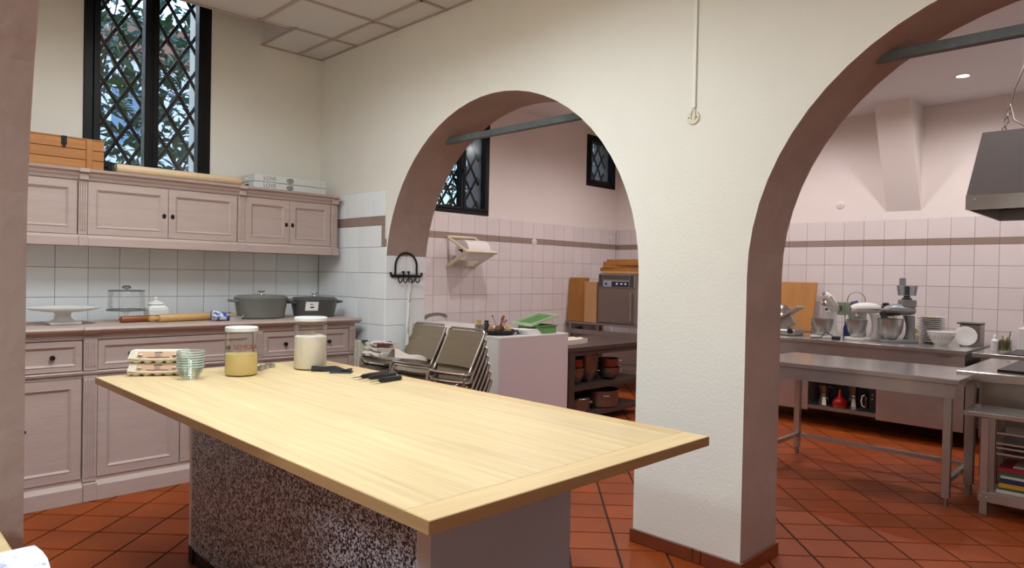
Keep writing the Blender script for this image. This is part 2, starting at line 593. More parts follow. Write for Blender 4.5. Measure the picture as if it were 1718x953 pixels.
# arch wall, corner field
B().box(0, 1.036, -.0015, 0, .2, 2.088).obj('grout_bed', M_GROUT, wallB)
xs = lines(.041, .2, .008, 1.041)
zsB = [.2, .393, .600, .807, 1.0149, 1.2222, 1.4295, 1.637]
for i in range(len(xs) - 1):
    for j in range(len(zsB) - 1):
        tile(wallB, 'y', 0., xs[i], xs[i + 1], zsB[j], zsB[j + 1], M_TILE)
    tile(wallB, 'y', 0., xs[i], min(xs[i + 1], .978), 1.637, 1.809, M_TILE)
    tile(wallB, 'y', 0., xs[i], xs[i + 1], 1.881, 2.088, M_TILE)
    tile(wallB, 'y', 0., xs[i], xs[i + 1], 1.809, 1.881, M_STRIPE, 'border_tile')
tile(wallB, 'y', 0., .978, 1.041, 1.637, 1.809, M_STRIPE, 'border_tile')
B().box(1.036, 1.047, -.010, .0, 1.70, 2.10).obj('edge_bead', M_WHITE, wallB)
# left jamb of the first arch
JX = A1C[0] - AR
B().box(JX, JX + .0015, 0, TB, .2, 1.70).obj('grout_bed', M_GROUT, wallB)
for a0, a1 in ((-.004, .195), (.195, TB)):
    for j in range(len(zsB) - 1):
        tile(wallB, 'x', JX, a0, a1, zsB[j], zsB[j + 1], M_TILE)
    tile(wallB, 'x', JX, a0, a1, 1.637, 1.698, M_STRIPE, 'border_tile')
# kitchen left wall
B().box(XC, XC + .0015, TB, YD, .5, 2.108).obj('grout_bed', M_GROUT, wallC)
ys = lines(1.6407, .2, TB, YD - .006)
zk = [.572, .7799, .9873, 1.1946, 1.402, 1.6095, 1.834]
for i in range(len(ys) - 1):
    for j in range(len(zk) - 1):
        tile(wallC, 'x', XC, ys[i], ys[i + 1], zk[j], zk[j + 1], M_KTILE)
    tile(wallC, 'x', XC, ys[i], ys[i + 1], 1.834, 1.902, M_STRIPE, 'border_tile')
    tile(wallC, 'x', XC, ys[i], ys[i + 1], 1.902, 2.108, M_KTILE)
# kitchen back wall
B().box(XC, 5.6, YD - .0015, YD, .5, 2.112).obj('grout_bed', M_GROUT, wallD)
xs = lines(2.1148, .20717, XC + .008, 5.6)
zd = [.5457, .7604, .9751, 1.1898, 1.4045, 1.6192, 1.831]
for i in range(len(xs) - 1):
    for j in range(len(zd) - 1):
        tile(wallD, 'y', YD, xs[i], xs[i + 1], zd[j], zd[j + 1], M_KTILE)
    tile(wallD, 'y', YD, xs[i], xs[i + 1], 1.831, 1.898, M_STRIPE, 'border_tile')
    tile(wallD, 'y', YD, xs[i], xs[i + 1], 1.898, 2.112, M_KTILE)

# ---- pillar skirting
bb = sroot('baseboard_pillar', 'terracotta skirting tiles round the foot of the middle pillar', 'skirting')
P0, P1 = A1C[0] + AR, A2C[0] - AR
for a0, a1 in ((P0 - .014, 3.782), (3.785, 3.826), (3.829, P1 + .014)):
    B().box(a0, a1, -.014, -.001, 0.001, .072).obj('skirting_tile', M_SKIRT, bb, bevel=.003)
B().box(P1 + .001, P1 + .014, -.001, TB + .012, 0.001, .072).obj('skirting_tile', M_SKIRT, bb, bevel=.003)
B().box(P0 - .014, P0 - .001, -.001, TB + .012, 0.001, .072).obj('skirting_tile', M_SKIRT, bb, bevel=.003)

# ---- windows
def window(name, label, x, hole, mull, depth=(-.075, .012), pane=M_PANE, frame=.05, handle=None, sash=.03, lat=True):
    y0, y1, z0, z1 = hole
    r = sroot(name, label, 'window', (x, y0, z0))
    f = frame
    xa, xb = x + depth[0], x + depth[1]
    for nm, bx in (('frame_rail', (y0, y1, z0, z0 + f)), ('frame_rail', (y0, y1, z1 - f, z1)), ('frame_stile', (y0, y0 + f, z0 + f, z1 - f)), ('frame_stile', (y1 - f, y1, z0 + f, z1 - f))):
        B().box(xa, xb, *bx).obj(nm, M_BLACK, r, bevel=.004)
    edges = [y0 + f] + [q for m in mull for q in (m - .008, m + .008)] + [y1 - f]
    for a, b in zip(edges[::2], edges[1::2]):
        g = B()
        s = sash
        for bx in ((a, b, z0 + f, z0 + f + s), (a, b, z1 - f - s, z1 - f), (a, a + s, z0 + f + s, z1 - f - s), (b - s, b, z0 + f + s, z1 - f - s)):
            g.box(xa + .015, xb + .012, *bx)
        g.obj('sash', M_BLACK, r, bevel=.003)
        B().box(x - .035, x - .031, a + s - .004, b - s + .004, z0 + f + s - .004, z1 - f - s + .004).obj('pane', pane, r)
    for m in mull:
        B().box(xa, xb + .004, m - .008, m + .008, z0 + f, z1 - f).obj('mullion', M_BLACK, r)
    if handle:
        hb = B().box(xb + .012, xb + .026, mull[0] - .012, mull[0] + .012, handle - .03, handle + .03)
        hb.tube([(xb + .026, mull[0], handle), (xb + .05, mull[0], handle), (xb + .052, mull[0], handle - .1)], .009)
        hb.obj('handle', M_BLACKPL, r)
    if lat:   # diamond grille outside the glass
        dw, dh, tk = .175, .285, .008
        sl = dh / dw
        cy, cz = (y0 + y1) / 2, z0
        for sgn in (1, -1):
            k = -20
            while k < 40:
                zc0 = cz + k * dh
                # line z = zc0 + sgn*sl*(y-cy)
                pts = []
                ya, yb = y0 + .002, y1 - .002
                za, zb = zc0 + sgn * sl * (ya - cy), zc0 + sgn * sl * (yb - cy)
                t0, t1 = 0., 1.
                for lo in (z0 + .002, ):
                    pass
                d = zb - za
                ts = sorted(((z0 + .002 - za) / d, (z1 - .002 - za) / d))
                t0, t1 = max(0, ts[0]), min(1, ts[1])
                if t1 - t0 > .02:
                    pa = Vector((x - .20 - .012 * sgn, ya + (yb - ya) * t0, za + d * t0))
                    pb = Vector((x - .20 - .012 * sgn, ya + (yb - ya) * t1, za + d * t1))
                    B().tube([pa, pb], .0135, 6).obj('lattice_bar', M_IRON, r)
                k += 1
    return r
window('window_1', 'tall black framed window with diamond grille above the pink cupboards', 0, WIN1, [-1.405], frame=.060, sash=.040)
window('window_2', 'black framed double window seen through the first arch above the towel roll', XC, WC1, [2.04], pane=M_PANED, handle=2.62, frame=.045)
window('window_3', 'small high black framed window in the far kitchen corner', XC, WC2, [], pane=M_PANED, frame=.05, sash=.04)

# ---- iron tie bars across the arches
for c, nm in ((A1C, 'first'), (A2C, 'second')):
    h = 2.43
    dx = math.sqrt(AR ** 2 - (h - c[1]) ** 2) + .03
    o = B().box(c[0] - dx, c[0] + dx, .17, .21, h - .022, h + .022).obj('tie_bar', M_TIE, None, bevel=.003)
    tag(o, f'dark iron tie bar spanning the {nm} arch from the left', 'tie bar', 'tie bars of the arches')

# ---- lamps
def panel_light(x, y, z, label, power, col, s=.27, cat='ceiling light', group='square ceiling light panels'):
    r = thing('panel_light', label, cat, (x, y, z), group)
    B().box(x - s - .02, x + s + .02, y - s - .02, y + s + .02, z - .018, z - .008).obj('frame', M_WHITE, r)
    B().box(x - s, x + s, y - s, y + s, z - .021, z - .0185).obj('diffuser', mat('lit diffuser', '#ffffff', .5, emit=((1, .95, .88), 6)), r)
    ld = bpy.data.lights.new('panel_lamp', 'AREA')
    ld.shape, ld.size, ld.energy, ld.color = 'SQUARE', 2 * s, power, col
    ld.spread = math.radians(162)
    lo = bpy.data.objects.new('panel_lamp', ld)
    COL.objects.link(lo)
    lo.parent = r
    lo.location = (0, 0, -.025)
def spot_light(x, y, z, label, power, col):
    r = thing('recessed_spotlight', label, 'spotlight', (x, y, z), 'recessed kitchen spotlights')
    B().lathe([(.05, -.006), (.062, -.006), (.064, 0), (.05, 0), (.05, -.006)], (x, y, z), 20).obj('trim_ring', M_WHITE, r, smooth=True)
    B().lathe([(0, -.003), (.046, -.003), (.046, -.001), (0, -.001)], (x, y, z), 20).obj('lens', mat('lit lens', '#ffffff', .5, emit=((1, .93, .85), 25)), r)
    ld = bpy.data.lights.new('spot_lamp', 'SPOT')
    ld.shadow_soft_size, ld.energy, ld.color = .045, power, col
    ld.spot_size, ld.spot_blend = math.radians(170), .75
    lo = bpy.data.objects.new('spot_lamp', ld)
    COL.objects.link(lo)
    lo.parent = r
    lo.location = (0, 0, -.012)
panel_light(PX + PIT * 4.5, PY - PIT * 2.5, ZC, 'ceiling light panel above the middle of the worktable', LAMP_ROOM * 1.15, COL_ROOM)
panel_light(PX + PIT * 3.5, PY - PIT * 3.5, ZC, 'ceiling light panel above the worktable on the camera side', LAMP_ROOM * .75, COL_ROOM)
panel_light(PX + PIT * 9.5, PY - PIT * 1.5, ZC, 'added fill light panel, unseen, over the right end of the room', LAMP_ROOM * .35, COL_ROOM)  # unseen panel added as fill for the faces turned right
panel_light(PX + PIT * .5 + .584, PY - PIT * 2.5, ZC, 'ceiling light panel in front of the pink cupboards', LAMP_ROOM * .4, COL_ROOM)
panel_light(5.4, -4.9, ZC, 'ceiling light panel in the room behind the camera', LAMP_NEAR, COL_ROOM)
for x, y, k, t in ((4.05, 3.99, .72, 'above the back counter and mixers'), (2.6, 3.99, .54, 'above the slicer end of the back counter'), (1.15, 3.6, .9, 'above the corner oven'), (1.0, 1.6, .80, 'above the sink counter'), (2.6, 2.1, .25, 'above the middle of the kitchen'), (4.05, 2.1, .2, 'above the steel table'), (5.5, 2.1, .45, 'above the cooking range'), (5.5, 3.99, .62, 'added as fill above the side counter')):  # last spot is an unseen extra, added to keep the tiled wall lit
    spot_light(x, y, ZK if x > 1.5 else ZK + (1.5 - x) * .0984, f'recessed ceiling spotlight {t}', LAMP_KITCHEN * k, COL_KITCHEN)

# ================================================================== PINK CUPBOARDS
def knob(parent, x, y, z, r=.012):
    Mx = Matrix.Translation((x, y, z)) @ Matrix.Rotation(math.pi / 2, 4, 'Y')
    B().lathe([(0, 0), (r * .6, 0), (r * .45, r * .7), (r, r * 1.2), (r * .9, r * 1.9), (0, r * 2.1)], seg=14, M=Mx).obj('knob', M_BRONZE, parent, smooth=True)
def keyhole(parent, x, y, z):
    Mx = Matrix.Translation((x, y, z)) @ Matrix.Rotation(math.pi / 2, 4, 'Y')
    o = B().lathe([(0, 0), (.013, 0), (.013, .003), (.009, .005), (0, .004)], seg=16, sx=1.35, M=Mx).obj('keyhole_plate', M_BRONZE, parent, smooth=True)
    return o
def front(parent, name, y0, y1, z0, z1, xf, border=.055, th=.02):
    """framed front facing +x: rails with mitred look, moulding and recessed panel"""
    d = B()
    e = border
    for q in ([(y0, z0), (y1, z0), (y1 - e, z0 + e), (y0 + e, z0 + e)], [(y0, z1), (y0 + e, z1 - e), (y1 - e, z1 - e), (y1, z1)],
              [(y0, z0), (y0 + e, z0 + e), (y0 + e, z1 - e), (y0, z1)], [(y1, z0), (y1, z1), (y1 - e, z1 - e), (y1 - e, z0 + e)]):
        d.prism(q, 'x', xf - th, xf)
    o = d.obj(name, M_PINK, parent)
    m, w = B(), .012
    a, b, c, f = y0 + e, y1 - e, z0 + e, z1 - e
    for q in ([(a, c), (b, c), (b - w, c + w), (a + w, c + w)], [(a, f), (a + w, f - w), (b - w, f - w), (b, f)],
              [(a, c), (a + w, c + w), (a + w, f - w), (a, f)], [(b, c), (b, f), (b - w, f - w), (b - w, c + w)]):
        n = len(q)
        # slanted moulding strip
        vo = [(xf + .004, p[0], p[1]) for p in q[:]]
        inner = [i for i, p in enumerate(q) if (a + 1e-5 < p[0] < b - 1e-5) and (c + 1e-5 < p[1] < f - 1e-5)]
        vs = [((xf - .006 if i in inner else xf + .004), p[0], p[1]) for i, p in enumerate(q)] + [(xf - th, p[0], p[1]) for p in q]
        m.add(vs, [(0, 1, 2, 3), (7, 6, 5, 4)] + [(i, (i + 1) % 4, 4 + (i + 1) % 4, 4 + i) for i in range(4)])
    m.obj('moulding', M_PINK, o)
    B().box(xf - th, xf - .010, a + w - .002, b - w + .002, c + w - .002, f - w + .002).obj('panel', M_PINK, o)
    return o
def flute(parent, y0, y1, z0, z1, xf, n=4):
    p = B().box(xf - .03, xf, y0, y1, z0, z1)
    w = (y1 - y0)
    for k in range(n):
        yc = y0 + w * (k + .9) / (n + .8)
        p.add([(xf, yc - w * .085, z0 + .02), (xf, yc + w * .085, z0 + .02), (xf, yc + w * .085, z1 - .02), (xf, yc - w * .085, z1 - .02),
               (xf + .006, yc - w * .03, z0 + .026), (xf + .006, yc + w * .03, z0 + .026), (xf + .006, yc + w * .03, z1 - .026), (xf + .006, yc - w * .03, z1 - .026)],
              [(4, 5, 6, 7), (0, 1, 5, 4), (1, 2, 6, 5), (2, 3, 7, 6), (3, 0, 4, 7)])
    return p.obj('pilaster', M_PINK, parent)

XB = .775                 # front of base carcass
ZT = 1.066
def base_unit(label, y0, y1, drawers, doors, pil=None, openf=False):
    r = thing('base_cabinet', label, 'cabinet', (XB / 2, (y0 + y1) / 2, 0), 'pink base cupboards')
    B().box(.17, XB - .022, y0, y1, .0, 1.02).obj('body', M_PINK, r)
    for za, zb in ((.99, 1.02), (.755, .795), (.10, .14)):
        B().box(XB - .022, XB - .004, y0, y1, za, zb).obj('face_rail', M_PINK, r)
    B().prism([(XB - .02, .772), (XB + .010, .778), (XB + .014, .79), (XB + .004, .797), (XB - .02, .797)], 'y', y0, y1).obj('waist_moulding', M_PINK, r)
    B().prism([(XB - .02, 0.001), (XB + .025, 0.001), (XB + .025, .092), (XB + .012, .104), (XB - .004, .118), (XB - .02, .118)], 'y', y0, y1).obj('plinth', M_PINK, r)
    for a, b, ks in drawers:
        d = front(r, 'drawer', a, b, .803, .982, XB + .004, .032)
        for k in ks:
            knob(d, XB - .006, k, .89, .015)
    for a, b, k in doors:
        d = front(r, 'door', a, b, .142, .752, XB + .004, .055)
        if k is not None:
            knob(d, XB + .004, k, .47 if openf else .50, .010)
    for a, b in pil or ():
        flute(r, a, b, .80, 1.0, XB + .012)
        flute(r, a, b, .12, .768, XB + .012)
        B().box(XB - .02, XB + .034, a, b, 0.001, .112).obj('plinth_block', M_PINK, r, bevel=.004)
    return r
base_unit('narrow pink base cupboard with one drawer beside the mauve pier', -2.43, -2.006, [(-2.425, -2.012, [-2.165])], [(-2.425, -2.012, -2.300)], openf=True)
base_unit('wide pink base cupboard with fluted pilaster behind the egg cartons', -2.005, -.945, [(-1.925, -.951, [-1.745, -1.13])], [(-1.925, -1.444, -1.468), (-1.438, -.951, -1.41)], [(-2.004, -1.930)])
base_unit('pink base cupboard under the grey casseroles with two knobs on its drawer', -.944, -.105, [(-.872, -.166, [-.70, -.34])], [(-.872, -.522, -.545), (-.516, -.166, -.49)], [(-.944, -.878), (-.160, -.106)])
wt = B().prism([(.15, 1.022), (XB + .012, 1.022), (XB + .02, 1.034), (XB + .042, 1.040), (XB + .050, 1.052), (XB + .044, ZT), (.15, ZT)], 'y', -2.45, -.072)
wt.prism([(XB, 1.022), (XB + .030, 1.022), (XB + .055, 1.040), (XB + .064, 1.052), (XB + .056, ZT + .001), (XB, ZT + .001)], 'y', -2.012, -1.922)
tag(wt.obj('worktop', M_PINKTOP), 'dusty pink moulded worktop running along the base cupboards', 'worktop')

XU = .385
def upper_unit(label, y0, y1, doors, pil, stile=None):
    r = thing('wall_cabinet', label, 'cabinet', (XU / 2, (y0 + y1) / 2, 1.57), 'pink wall cupboards')
    B().box(.008, XU - .022, y0, y1, 1.575, 2.05).obj('body', M_PINK, r)
    for za, zb in ((1.62, 1.645), (1.985, 2.03)):
        B().box(XU - .022, XU - .004, y0, y1, za, zb).obj('face_rail', M_PINK, r)
    B().prism([(XU - .03, 1.571), (XU + .030, 1.571), (XU + .030, 1.622), (XU + .018, 1.630), (XU + .008, 1.642), (XU - .03, 1.642)], 'y', y0, y1).obj('skirt_moulding', M_PINK, r)
    B().prism([(.008, 2.05), (XU - .03, 2.0), (XU + .006, 2.0), (XU + .012, 2.018), (XU + .022, 2.028), (XU + .026, 2.044), (XU + .050, 2.054), (XU + .054, 2.070), (.008, 2.070)], 'y', y0, y1).obj('cornice', M_PINK, r)
    for a, b, k in doors:
        d = front(r, 'door', a, b, 1.646, 1.992, XU + .004, .048)
        if k is not None:
            keyhole(d, XU + .004, k, 1.80)
    for a, b in pil or ():
        flute(r, a, b, 1.645, 2.0, XU + .012, 3)
        B().box(XU, XU + .040, a - .003, b + .003, 1.569, 1.632).obj('skirt_block', M_PINK, r, bevel=.003)
        B().box(XU, XU + .058, a - .004, b + .004, 2.046, 2.072).box(XU, XU + .034, a - .002, b + .002, 2.0, 2.046).obj('cornice_block', M_PINK, r, bevel=.003)
    return r
upper_unit('pink wall cupboard with one visible door under the wooden crate', -2.46, -1.955, [(-2.455, -1.960, None)], None)
upper_unit('wide pink wall cupboard with two doors under the tall window', -1.954, -.905, [(-1.898, -1.402, -1.428), (-1.398, -.910, -1.372)], [(-1.953, -1.903)])
upper_unit('pink wall cupboard with two doors beside the arch wall', -.904, -.05, [(-.846, -.486, -.510), (-.482, -.118, -.458)], [(-.903, -.851), (-.113, -.055)])

# ================================================================== ISLAND
isl = thing('worktable', 'large worktable with pale wooden top on a speckled black and white base', 'table', (3.0, -1.5, 0))
TX0, TX1, TY0, TY1, TZ = 1.65, 4.345, -2.15, -.91, .88
tk = .032
bw = .095
prot = []
ny = 11
ph = (TY1 - .075 - TY0) / ny
for k in range(ny):
    y0 = TY0 + k * ph
    if not prot:
        o = B().box(-(TX1 - bw - TX0) / 2 , (TX1 - bw - TX0) / 2 , -ph / 2 + .0002, ph / 2 - .0002, -tk, 0).obj('plank', M_OAK, isl, local=True)
        prot.append(o)
    else:
        o = clone(prot[0], 'plank', (0, 0, 0), isl)
    o.location = ((TX0 + TX1 - bw) / 2 - 3.0, y0 + ph / 2 + 1.5, TZ)
B().box(TX0, TX1 - bw, TY1 - .0745, TY1, TZ - tk, TZ).obj('border_board', M_OAKB, isl, bevel=.002)
B().box(TX0, TX1, TY0 - .004, TY0 - .0003, TZ - tk, TZ - .0006).obj('edge_band', mat('brown wood edge', '#b39064', .5, var=.10, nscale=5, stretch=(.5, 7, 7)), isl)
B().box(TX1 + .0003, TX1 + .004, TY0 - .004, TY1, TZ - tk, TZ - .0006).obj('edge_band', mat('shaded wood edge', '#8d6640', .5, var=.12, nscale=5, stretch=(7, .5, 7)), isl)  # right end band coloured darker than the front one to stand in for shade
B().box(TX1 - bw + .0005, TX1, TY0, TY1, TZ - tk, TZ + .0004).obj('border_board', M_OAKX, isl, bevel=.002)
BX0, BX1, BY0, BY1 = 2.094, 3.911, -1.851, -1.135
B().box(BX0 + .03, BX1 - .0205, BY0, BY0 + .02, .075, TZ - tk).obj('speckled_panel', M_GRAN, isl)
B().box(BX0 + .03, BX1 - .02, BY1 - .02, BY1, .075, TZ - tk).obj('rear_panel', M_MAUVE, isl)
B().box(BX0, BX0 + .0295, BY0 - .001, BY1, .085, TZ - tk).obj('edge_panel', M_EDGE, isl, bevel=.002)
B().box(BX1 - .004, BX1 + .001, BY0 + .001, BY0 + .052, .075, TZ - tk).obj('edge_strip', M_EDGE, isl)
B().box(BX1 - .02, BX1 - .0045, BY0 - .0002, BY0 + .052, .075, TZ - tk).obj('corner_post', M_GRAN, isl)
B().box(BX1 - .02, BX1, BY0 + .0525, BY1, .02, TZ - tk).obj('end_panel', M_MAUVE, isl)
B().box(BX0 + .01, BX1 - .03, BY0 + .008, BY1 - .03, 0.0, .074).obj('plinth', M_BLACKPL, isl)
B().box(BX0, BX0 + .05, BY0 - .001, BY0 + .05, 0.0, .084).obj('foot', M_BLACKPL, isl)

# ================================================================== THINGS ON THE ISLAND
# egg cartons
def egg_carton(label, z, loc, rz, gr):
    r = thing('egg_carton', label, 'egg carton', (0, 0, 0), gr)
    L, Wd = .135, .052
    tray = B()
    prof = lambda x: .010 + .006 * math.cos(x / L * math.pi * 5)
    # lower tray: row of rounded cups along both long sides
    for ix in range(5):
        for iy in (-1, 1):
            cx, cy = (ix - 2) * .051, iy * .024
            tray.lathe([(0, 0), (.016, 0), (.024, .008), (.026, .020), (.022, .020), (.0, .018)], (cx, cy, 0), 12)
    tray.taper(-L, L, -Wd, Wd, .013, .021, -.004, -.004)
    tray.obj('tray', M_PULP, r, smooth=True)
    lid = B()
    n = 10
    for s in (1,):
        g = []
        for i in range(n + 1):
            x = -L - .004 + (2 * L + .008) * i / n
            q = 1 - (2 * i / n - 1) ** 2
            g.append([(x, -Wd - .006, .026 - .006 * q), (x * .93, -Wd + .014, .064), (x * .93, Wd - .014, .064), (x, Wd + .006, .026)])
        lid.sheet(g, .0)
        for i in (0, n):
            p = g[i]
            lid.add(p, [(0, 1, 2, 3)])
    lid.obj('lid', M_PULP, r, smooth=True)
    # paper band over front of the lid
    lb = B()
    def fp(u, t):    # point on the slanted front face
        x = -L - .004 + (2 * L + .008) * u
        q = 1 - (2 * u - 1) ** 2
        a = Vector((x, -Wd - .006, .026 - .006 * q)); b = Vector((x * .93, -Wd + .014, .064))
        return a + (b - a) * t + Vector((0, -.0012, .0012))
    lb.sheet([[fp(.14 + .72 * i / 8, .18), fp(.14 + .72 * i / 8, .85)] for i in range(9)])
    band = lb.obj('paper_band', mat('beige paper band', '#d0a98c', .8), r)
    def patch(nm, u0, u1, t0, t1, m):
        B().sheet([[fp(u0 + (u1 - u0) * i / 3, t0) + Vector((0, -.0008, .0008)), fp(u0 + (u1 - u0) * i / 3, t1) + Vector((0, -.0008, .0008))] for i in range(4)]).obj(nm, m, band)
    patch('print_mark', .44, .58, .70, .80, mat('dark print', '#4a4444', .8))
    for k in range(4):
        patch('print_mark', .45, .57 - .01 * k, .30 + .09 * k, .34 + .09 * k, mat('grey print', '#9a8f8c', .8))
    patch('print_mark', .32, .70, .19, .27, mat('red print', '#a5454a', .8))
    for u in (.20, .80):
        p = fp(u, .5)
        B().lathe([(.0, .004), (.010, .003), (.012, 0)], (p.x, p.y - .001, p.z), 10).obj('lid_tab', M_PULP, r, smooth=True)
    r.location = (loc[0], loc[1], z)
    r.rotation_euler = (0, 0, rz)
    return r
ec = (1.752, -1.885)
egg_carton('upper egg carton of the two stacked on the worktable', TZ + .0655, (ec[0], ec[1] + .004), math.radians(58), 'egg cartons')
egg_carton('lower egg carton resting directly on the worktable', TZ + .0005, ec, math.radians(59), 'egg cartons')
# nested glass bowls
for k in range(7):
    c = (1.985, -1.815)
    z = TZ + .0006 + k * .0125
    r = thing('glass_bowl', f'small glass bowl, {ORD[6 - k]} of the nested stack by the egg cartons', 'bowl', (*c, z), 'nested glass bowls')
    B().lathe([(0, .0), (.030, .0), (.040, .010), (.055, .034), (.064, .062)], (*c, z), 28).obj('vessel', glass('bowl glass', (.95, .975, .965), .09), r, smooth=True)
    B().lathe([(.0615, .0622), (.0655, .0622), (.0655, .0672), (.0615, .0672), (.0615, .0622)], (*c, z), 28).obj('rim', mat('pale bowl rim', '#c3d2ca', .15), r, smooth=True)
# storage jars
def jar(label, c, rad, h, fill, fm, lidm, liftlid, word=None, neck=False):
    r = thing('storage_jar', label, 'jar', (c[0], c[1], TZ), 'storage jars on the worktable')
    C = (c[0], c[1], TZ)
    b = B()
    if neck:
        b.lathe([(0, .001), (rad * .97, .001), (rad, .012), (rad, h * .80), (rad * 1.03, h * .83), (rad * 1.03, h * .86), (rad * .94, h * .88), (rad * .94, h - .02)], C, 36)
    else:
        b.lathe([(0, .001), (rad * .95, .001), (rad, .012), (rad, h * .86), (rad * .95, h * .90), (rad * .97, h - .012)], C, 36)
    b.obj('glass_body', M_GLASS, r, smooth=True)
    f = B()
    g = .004
    prof = [(0, .006), (rad - g - .006, .006), (rad - g, .016), (rad - g, fill)]
    f.lathe(prof, C, 36)
    n = 8
    # uneven top of the fill
    rng = random.Random(3 if neck else 5)
    ring_prev, vs, fs = None, [], []
    for i in range(n, -1, -1):
        rr = (rad - g) * i / n
        ring = []
        for k in range(36):
            a = 2 * math.pi * k / 36
            amp = (.022 if neck else .010)
            z = fill + amp * ((1 - (i / n)) * (.6 + .5 * math.sin(a + 1)) + .25 * math.sin(3 * a) * (i / n) * (1 if i < n else 0)) + (rng.uniform(0, .004) if 0 < i < n else 0)
            ring.append((C[0] + rr * math.cos(a), C[1] + rr * math.sin(a), C[2] + z))
        vs.append(ring)
    f.sheet([row + [row[0]] for row in vs])
    f.obj('contents', fm, r, smooth=True)
    lr = rad * 1.0
    B().lathe([(0, h - .014), (lr - .004, h - .014), (lr, h - .010), (lr, h + .006), (lr - .004, h + .010), (0, h + .010)], C, 36).obj('lid', lidm, r, smooth=True)
    if word:
        d = (CAM.xy - Vector(c)).normalized()
        ang = math.atan2(d.y, d.x) + .30
        text('lettering', word, .035, mat('red marker', '#8c3a33', .7), r, (math.cos(ang) * (rad + .0012), math.sin(ang) * (rad + .0012), h * .585), (math.pi / 2, 0, ang + math.pi / 2), bend=rad)
    return r
jar('glass jar of yellow semolina with handwritten word and white lid', (2.005, -1.565), .0825, .245, .116, M_SEMO, mat('white plastic lid', '#d9d9d6', .4), 0, 'SEMOLA')
jar('taller glass jar of white flour with white lid on the worktable', (2.0, -1.165), .0915, .285, .185, M_FLOUR, mat('white plastic lid', '#d9d9d6', .4), 0, None, True)
# cutters
for k, (x, y, rr, t) in enumerate(((1.905, -1.425, .024, 'nearest the semolina jar'), (1.865, -1.375, .020, 'between two other cutters'), (1.835, -1.325, .022, 'farthest from the semolina jar'))):
    pts = [(x + rr * (1 + .25 * math.cos(5 * a)) * math.cos(a), y + rr * (1 + .25 * math.cos(5 * a)) * math.sin(a)) for a in [2 * math.pi * i / 40 for i in range(41)]]
    o = B().sheet([[(p[0], p[1], TZ + .0005) for p in pts], [(p[0], p[1], TZ + .022) for p in pts]], .0008).obj('cookie_cutter', M_STEEL, None, smooth=True)
    tag(o, f'small shiny metal cookie cutter on the worktable, {t}', 'cookie cutter', 'metal cookie cutters')
# knives with thick black handles
def knife(label, p, ang, L, group, blade=True, r=.012, z=.0):
    ro = thing('kitchen_knife', label, 'knife', (0, 0, 0), group)
    B().tube([(0, 0, .0135 + z), (.012, 0, .0135 + z), (L * .5, 0, .014 + z), (L, 0, .0135 + z), (L + .008, 0, .0135 + z)], [.006, r * .85, r, r, .005], 10).obj('handle', M_BLACKPL, ro, smooth=True)
    if blade:
        B().prism([(.004, -.007), (.004, .007), (-.045, .002), (-.070, -.005)], 'z', .0125 + z, .0142 + z).obj('blade', M_BLACKPL, ro)
    ro.location = (p[0], p[1], TZ)
    ro.rotation_euler = (0, 0, ang)
knife('black handled knife nearest the stacked chairs, blade pointing left', (2.502, -1.150), 1.74, .178, 'black knives on the worktable', r=.0125)
knife('black handled knife in the middle of the row of three', (2.560, -1.143), 1.68, .178, 'black knives on the worktable', r=.0125)
knife('black handled knife nearest the camera in the row of three', (2.672, -1.155), 1.76, .152, 'black knives on the worktable', r=.0125)
bc = B()
g = []
for i in range(11):
    row = []
    for j in range(9):
        u, v = i / 10, j / 8
        px = Vector((2.075, -1.195)) + Vector((.145, .165)) * u + Vector((-.075, .055)) * (v - .5)
        hz = .004 + .028 * (1 - abs(2 * v - 1)) * (.55 + .45 * math.sin(3.1 * u + .5)) * (1 - .5 * u) + .006 * math.sin(9 * u + 5 * v)
        row.append((px.x, px.y, TZ + max(.002, hz)))
    g.append(row)
bc.sheet(g, .0015)
tag(bc.obj('black_cloth', mat('black cloth', '#131315', .8), None, smooth=True), 'crumpled black cloth beside the flour jar on the worktable', 'cloth')
o = B().box(-.06, .06, -.045, .045, 0.0008, .003).obj('black_card', mat('dark slate card', '#2b2926', .7), None)
o.location = (2.235, -1.105, TZ); o.rotation_euler = (0, 0, .85)
tag(o, 'flat dark card on the worktable next to the black cloth', 'card')

# ================================================================== THINGS ON THE PINK WORKTOP
zt = ZT + .0006
# white cake stand
c = (.46, -2.045)
r = thing('cake_stand', 'white ceramic cake stand with wide plate beside the mauve pier', 'cake stand', (*c, zt))
B().box(c[0] - .085, c[0] + .085, c[1] - .085, c[1] + .085, zt, zt + .016).taper(c[0] - .065, c[0] + .065, c[1] - .065, c[1] + .065, zt + .016, zt + .026, .012, .012).obj('foot', M_CERAM, r, bevel=.003)
B().lathe([(.058, .024), (.045, .040), (.040, .060), (.052, .080), (.0, .082)], (*c, zt), 24).obj('stem', M_CERAM, r, smooth=True)
pl = [(0, .076), (.10, .080), (.17, .090), (.196, .100), (.200, .106), (.192, .104), (.16, .097), (0, .092)]
B().lathe(pl, (*c, zt), 48).obj('plate', M_CERAM, r, smooth=True)
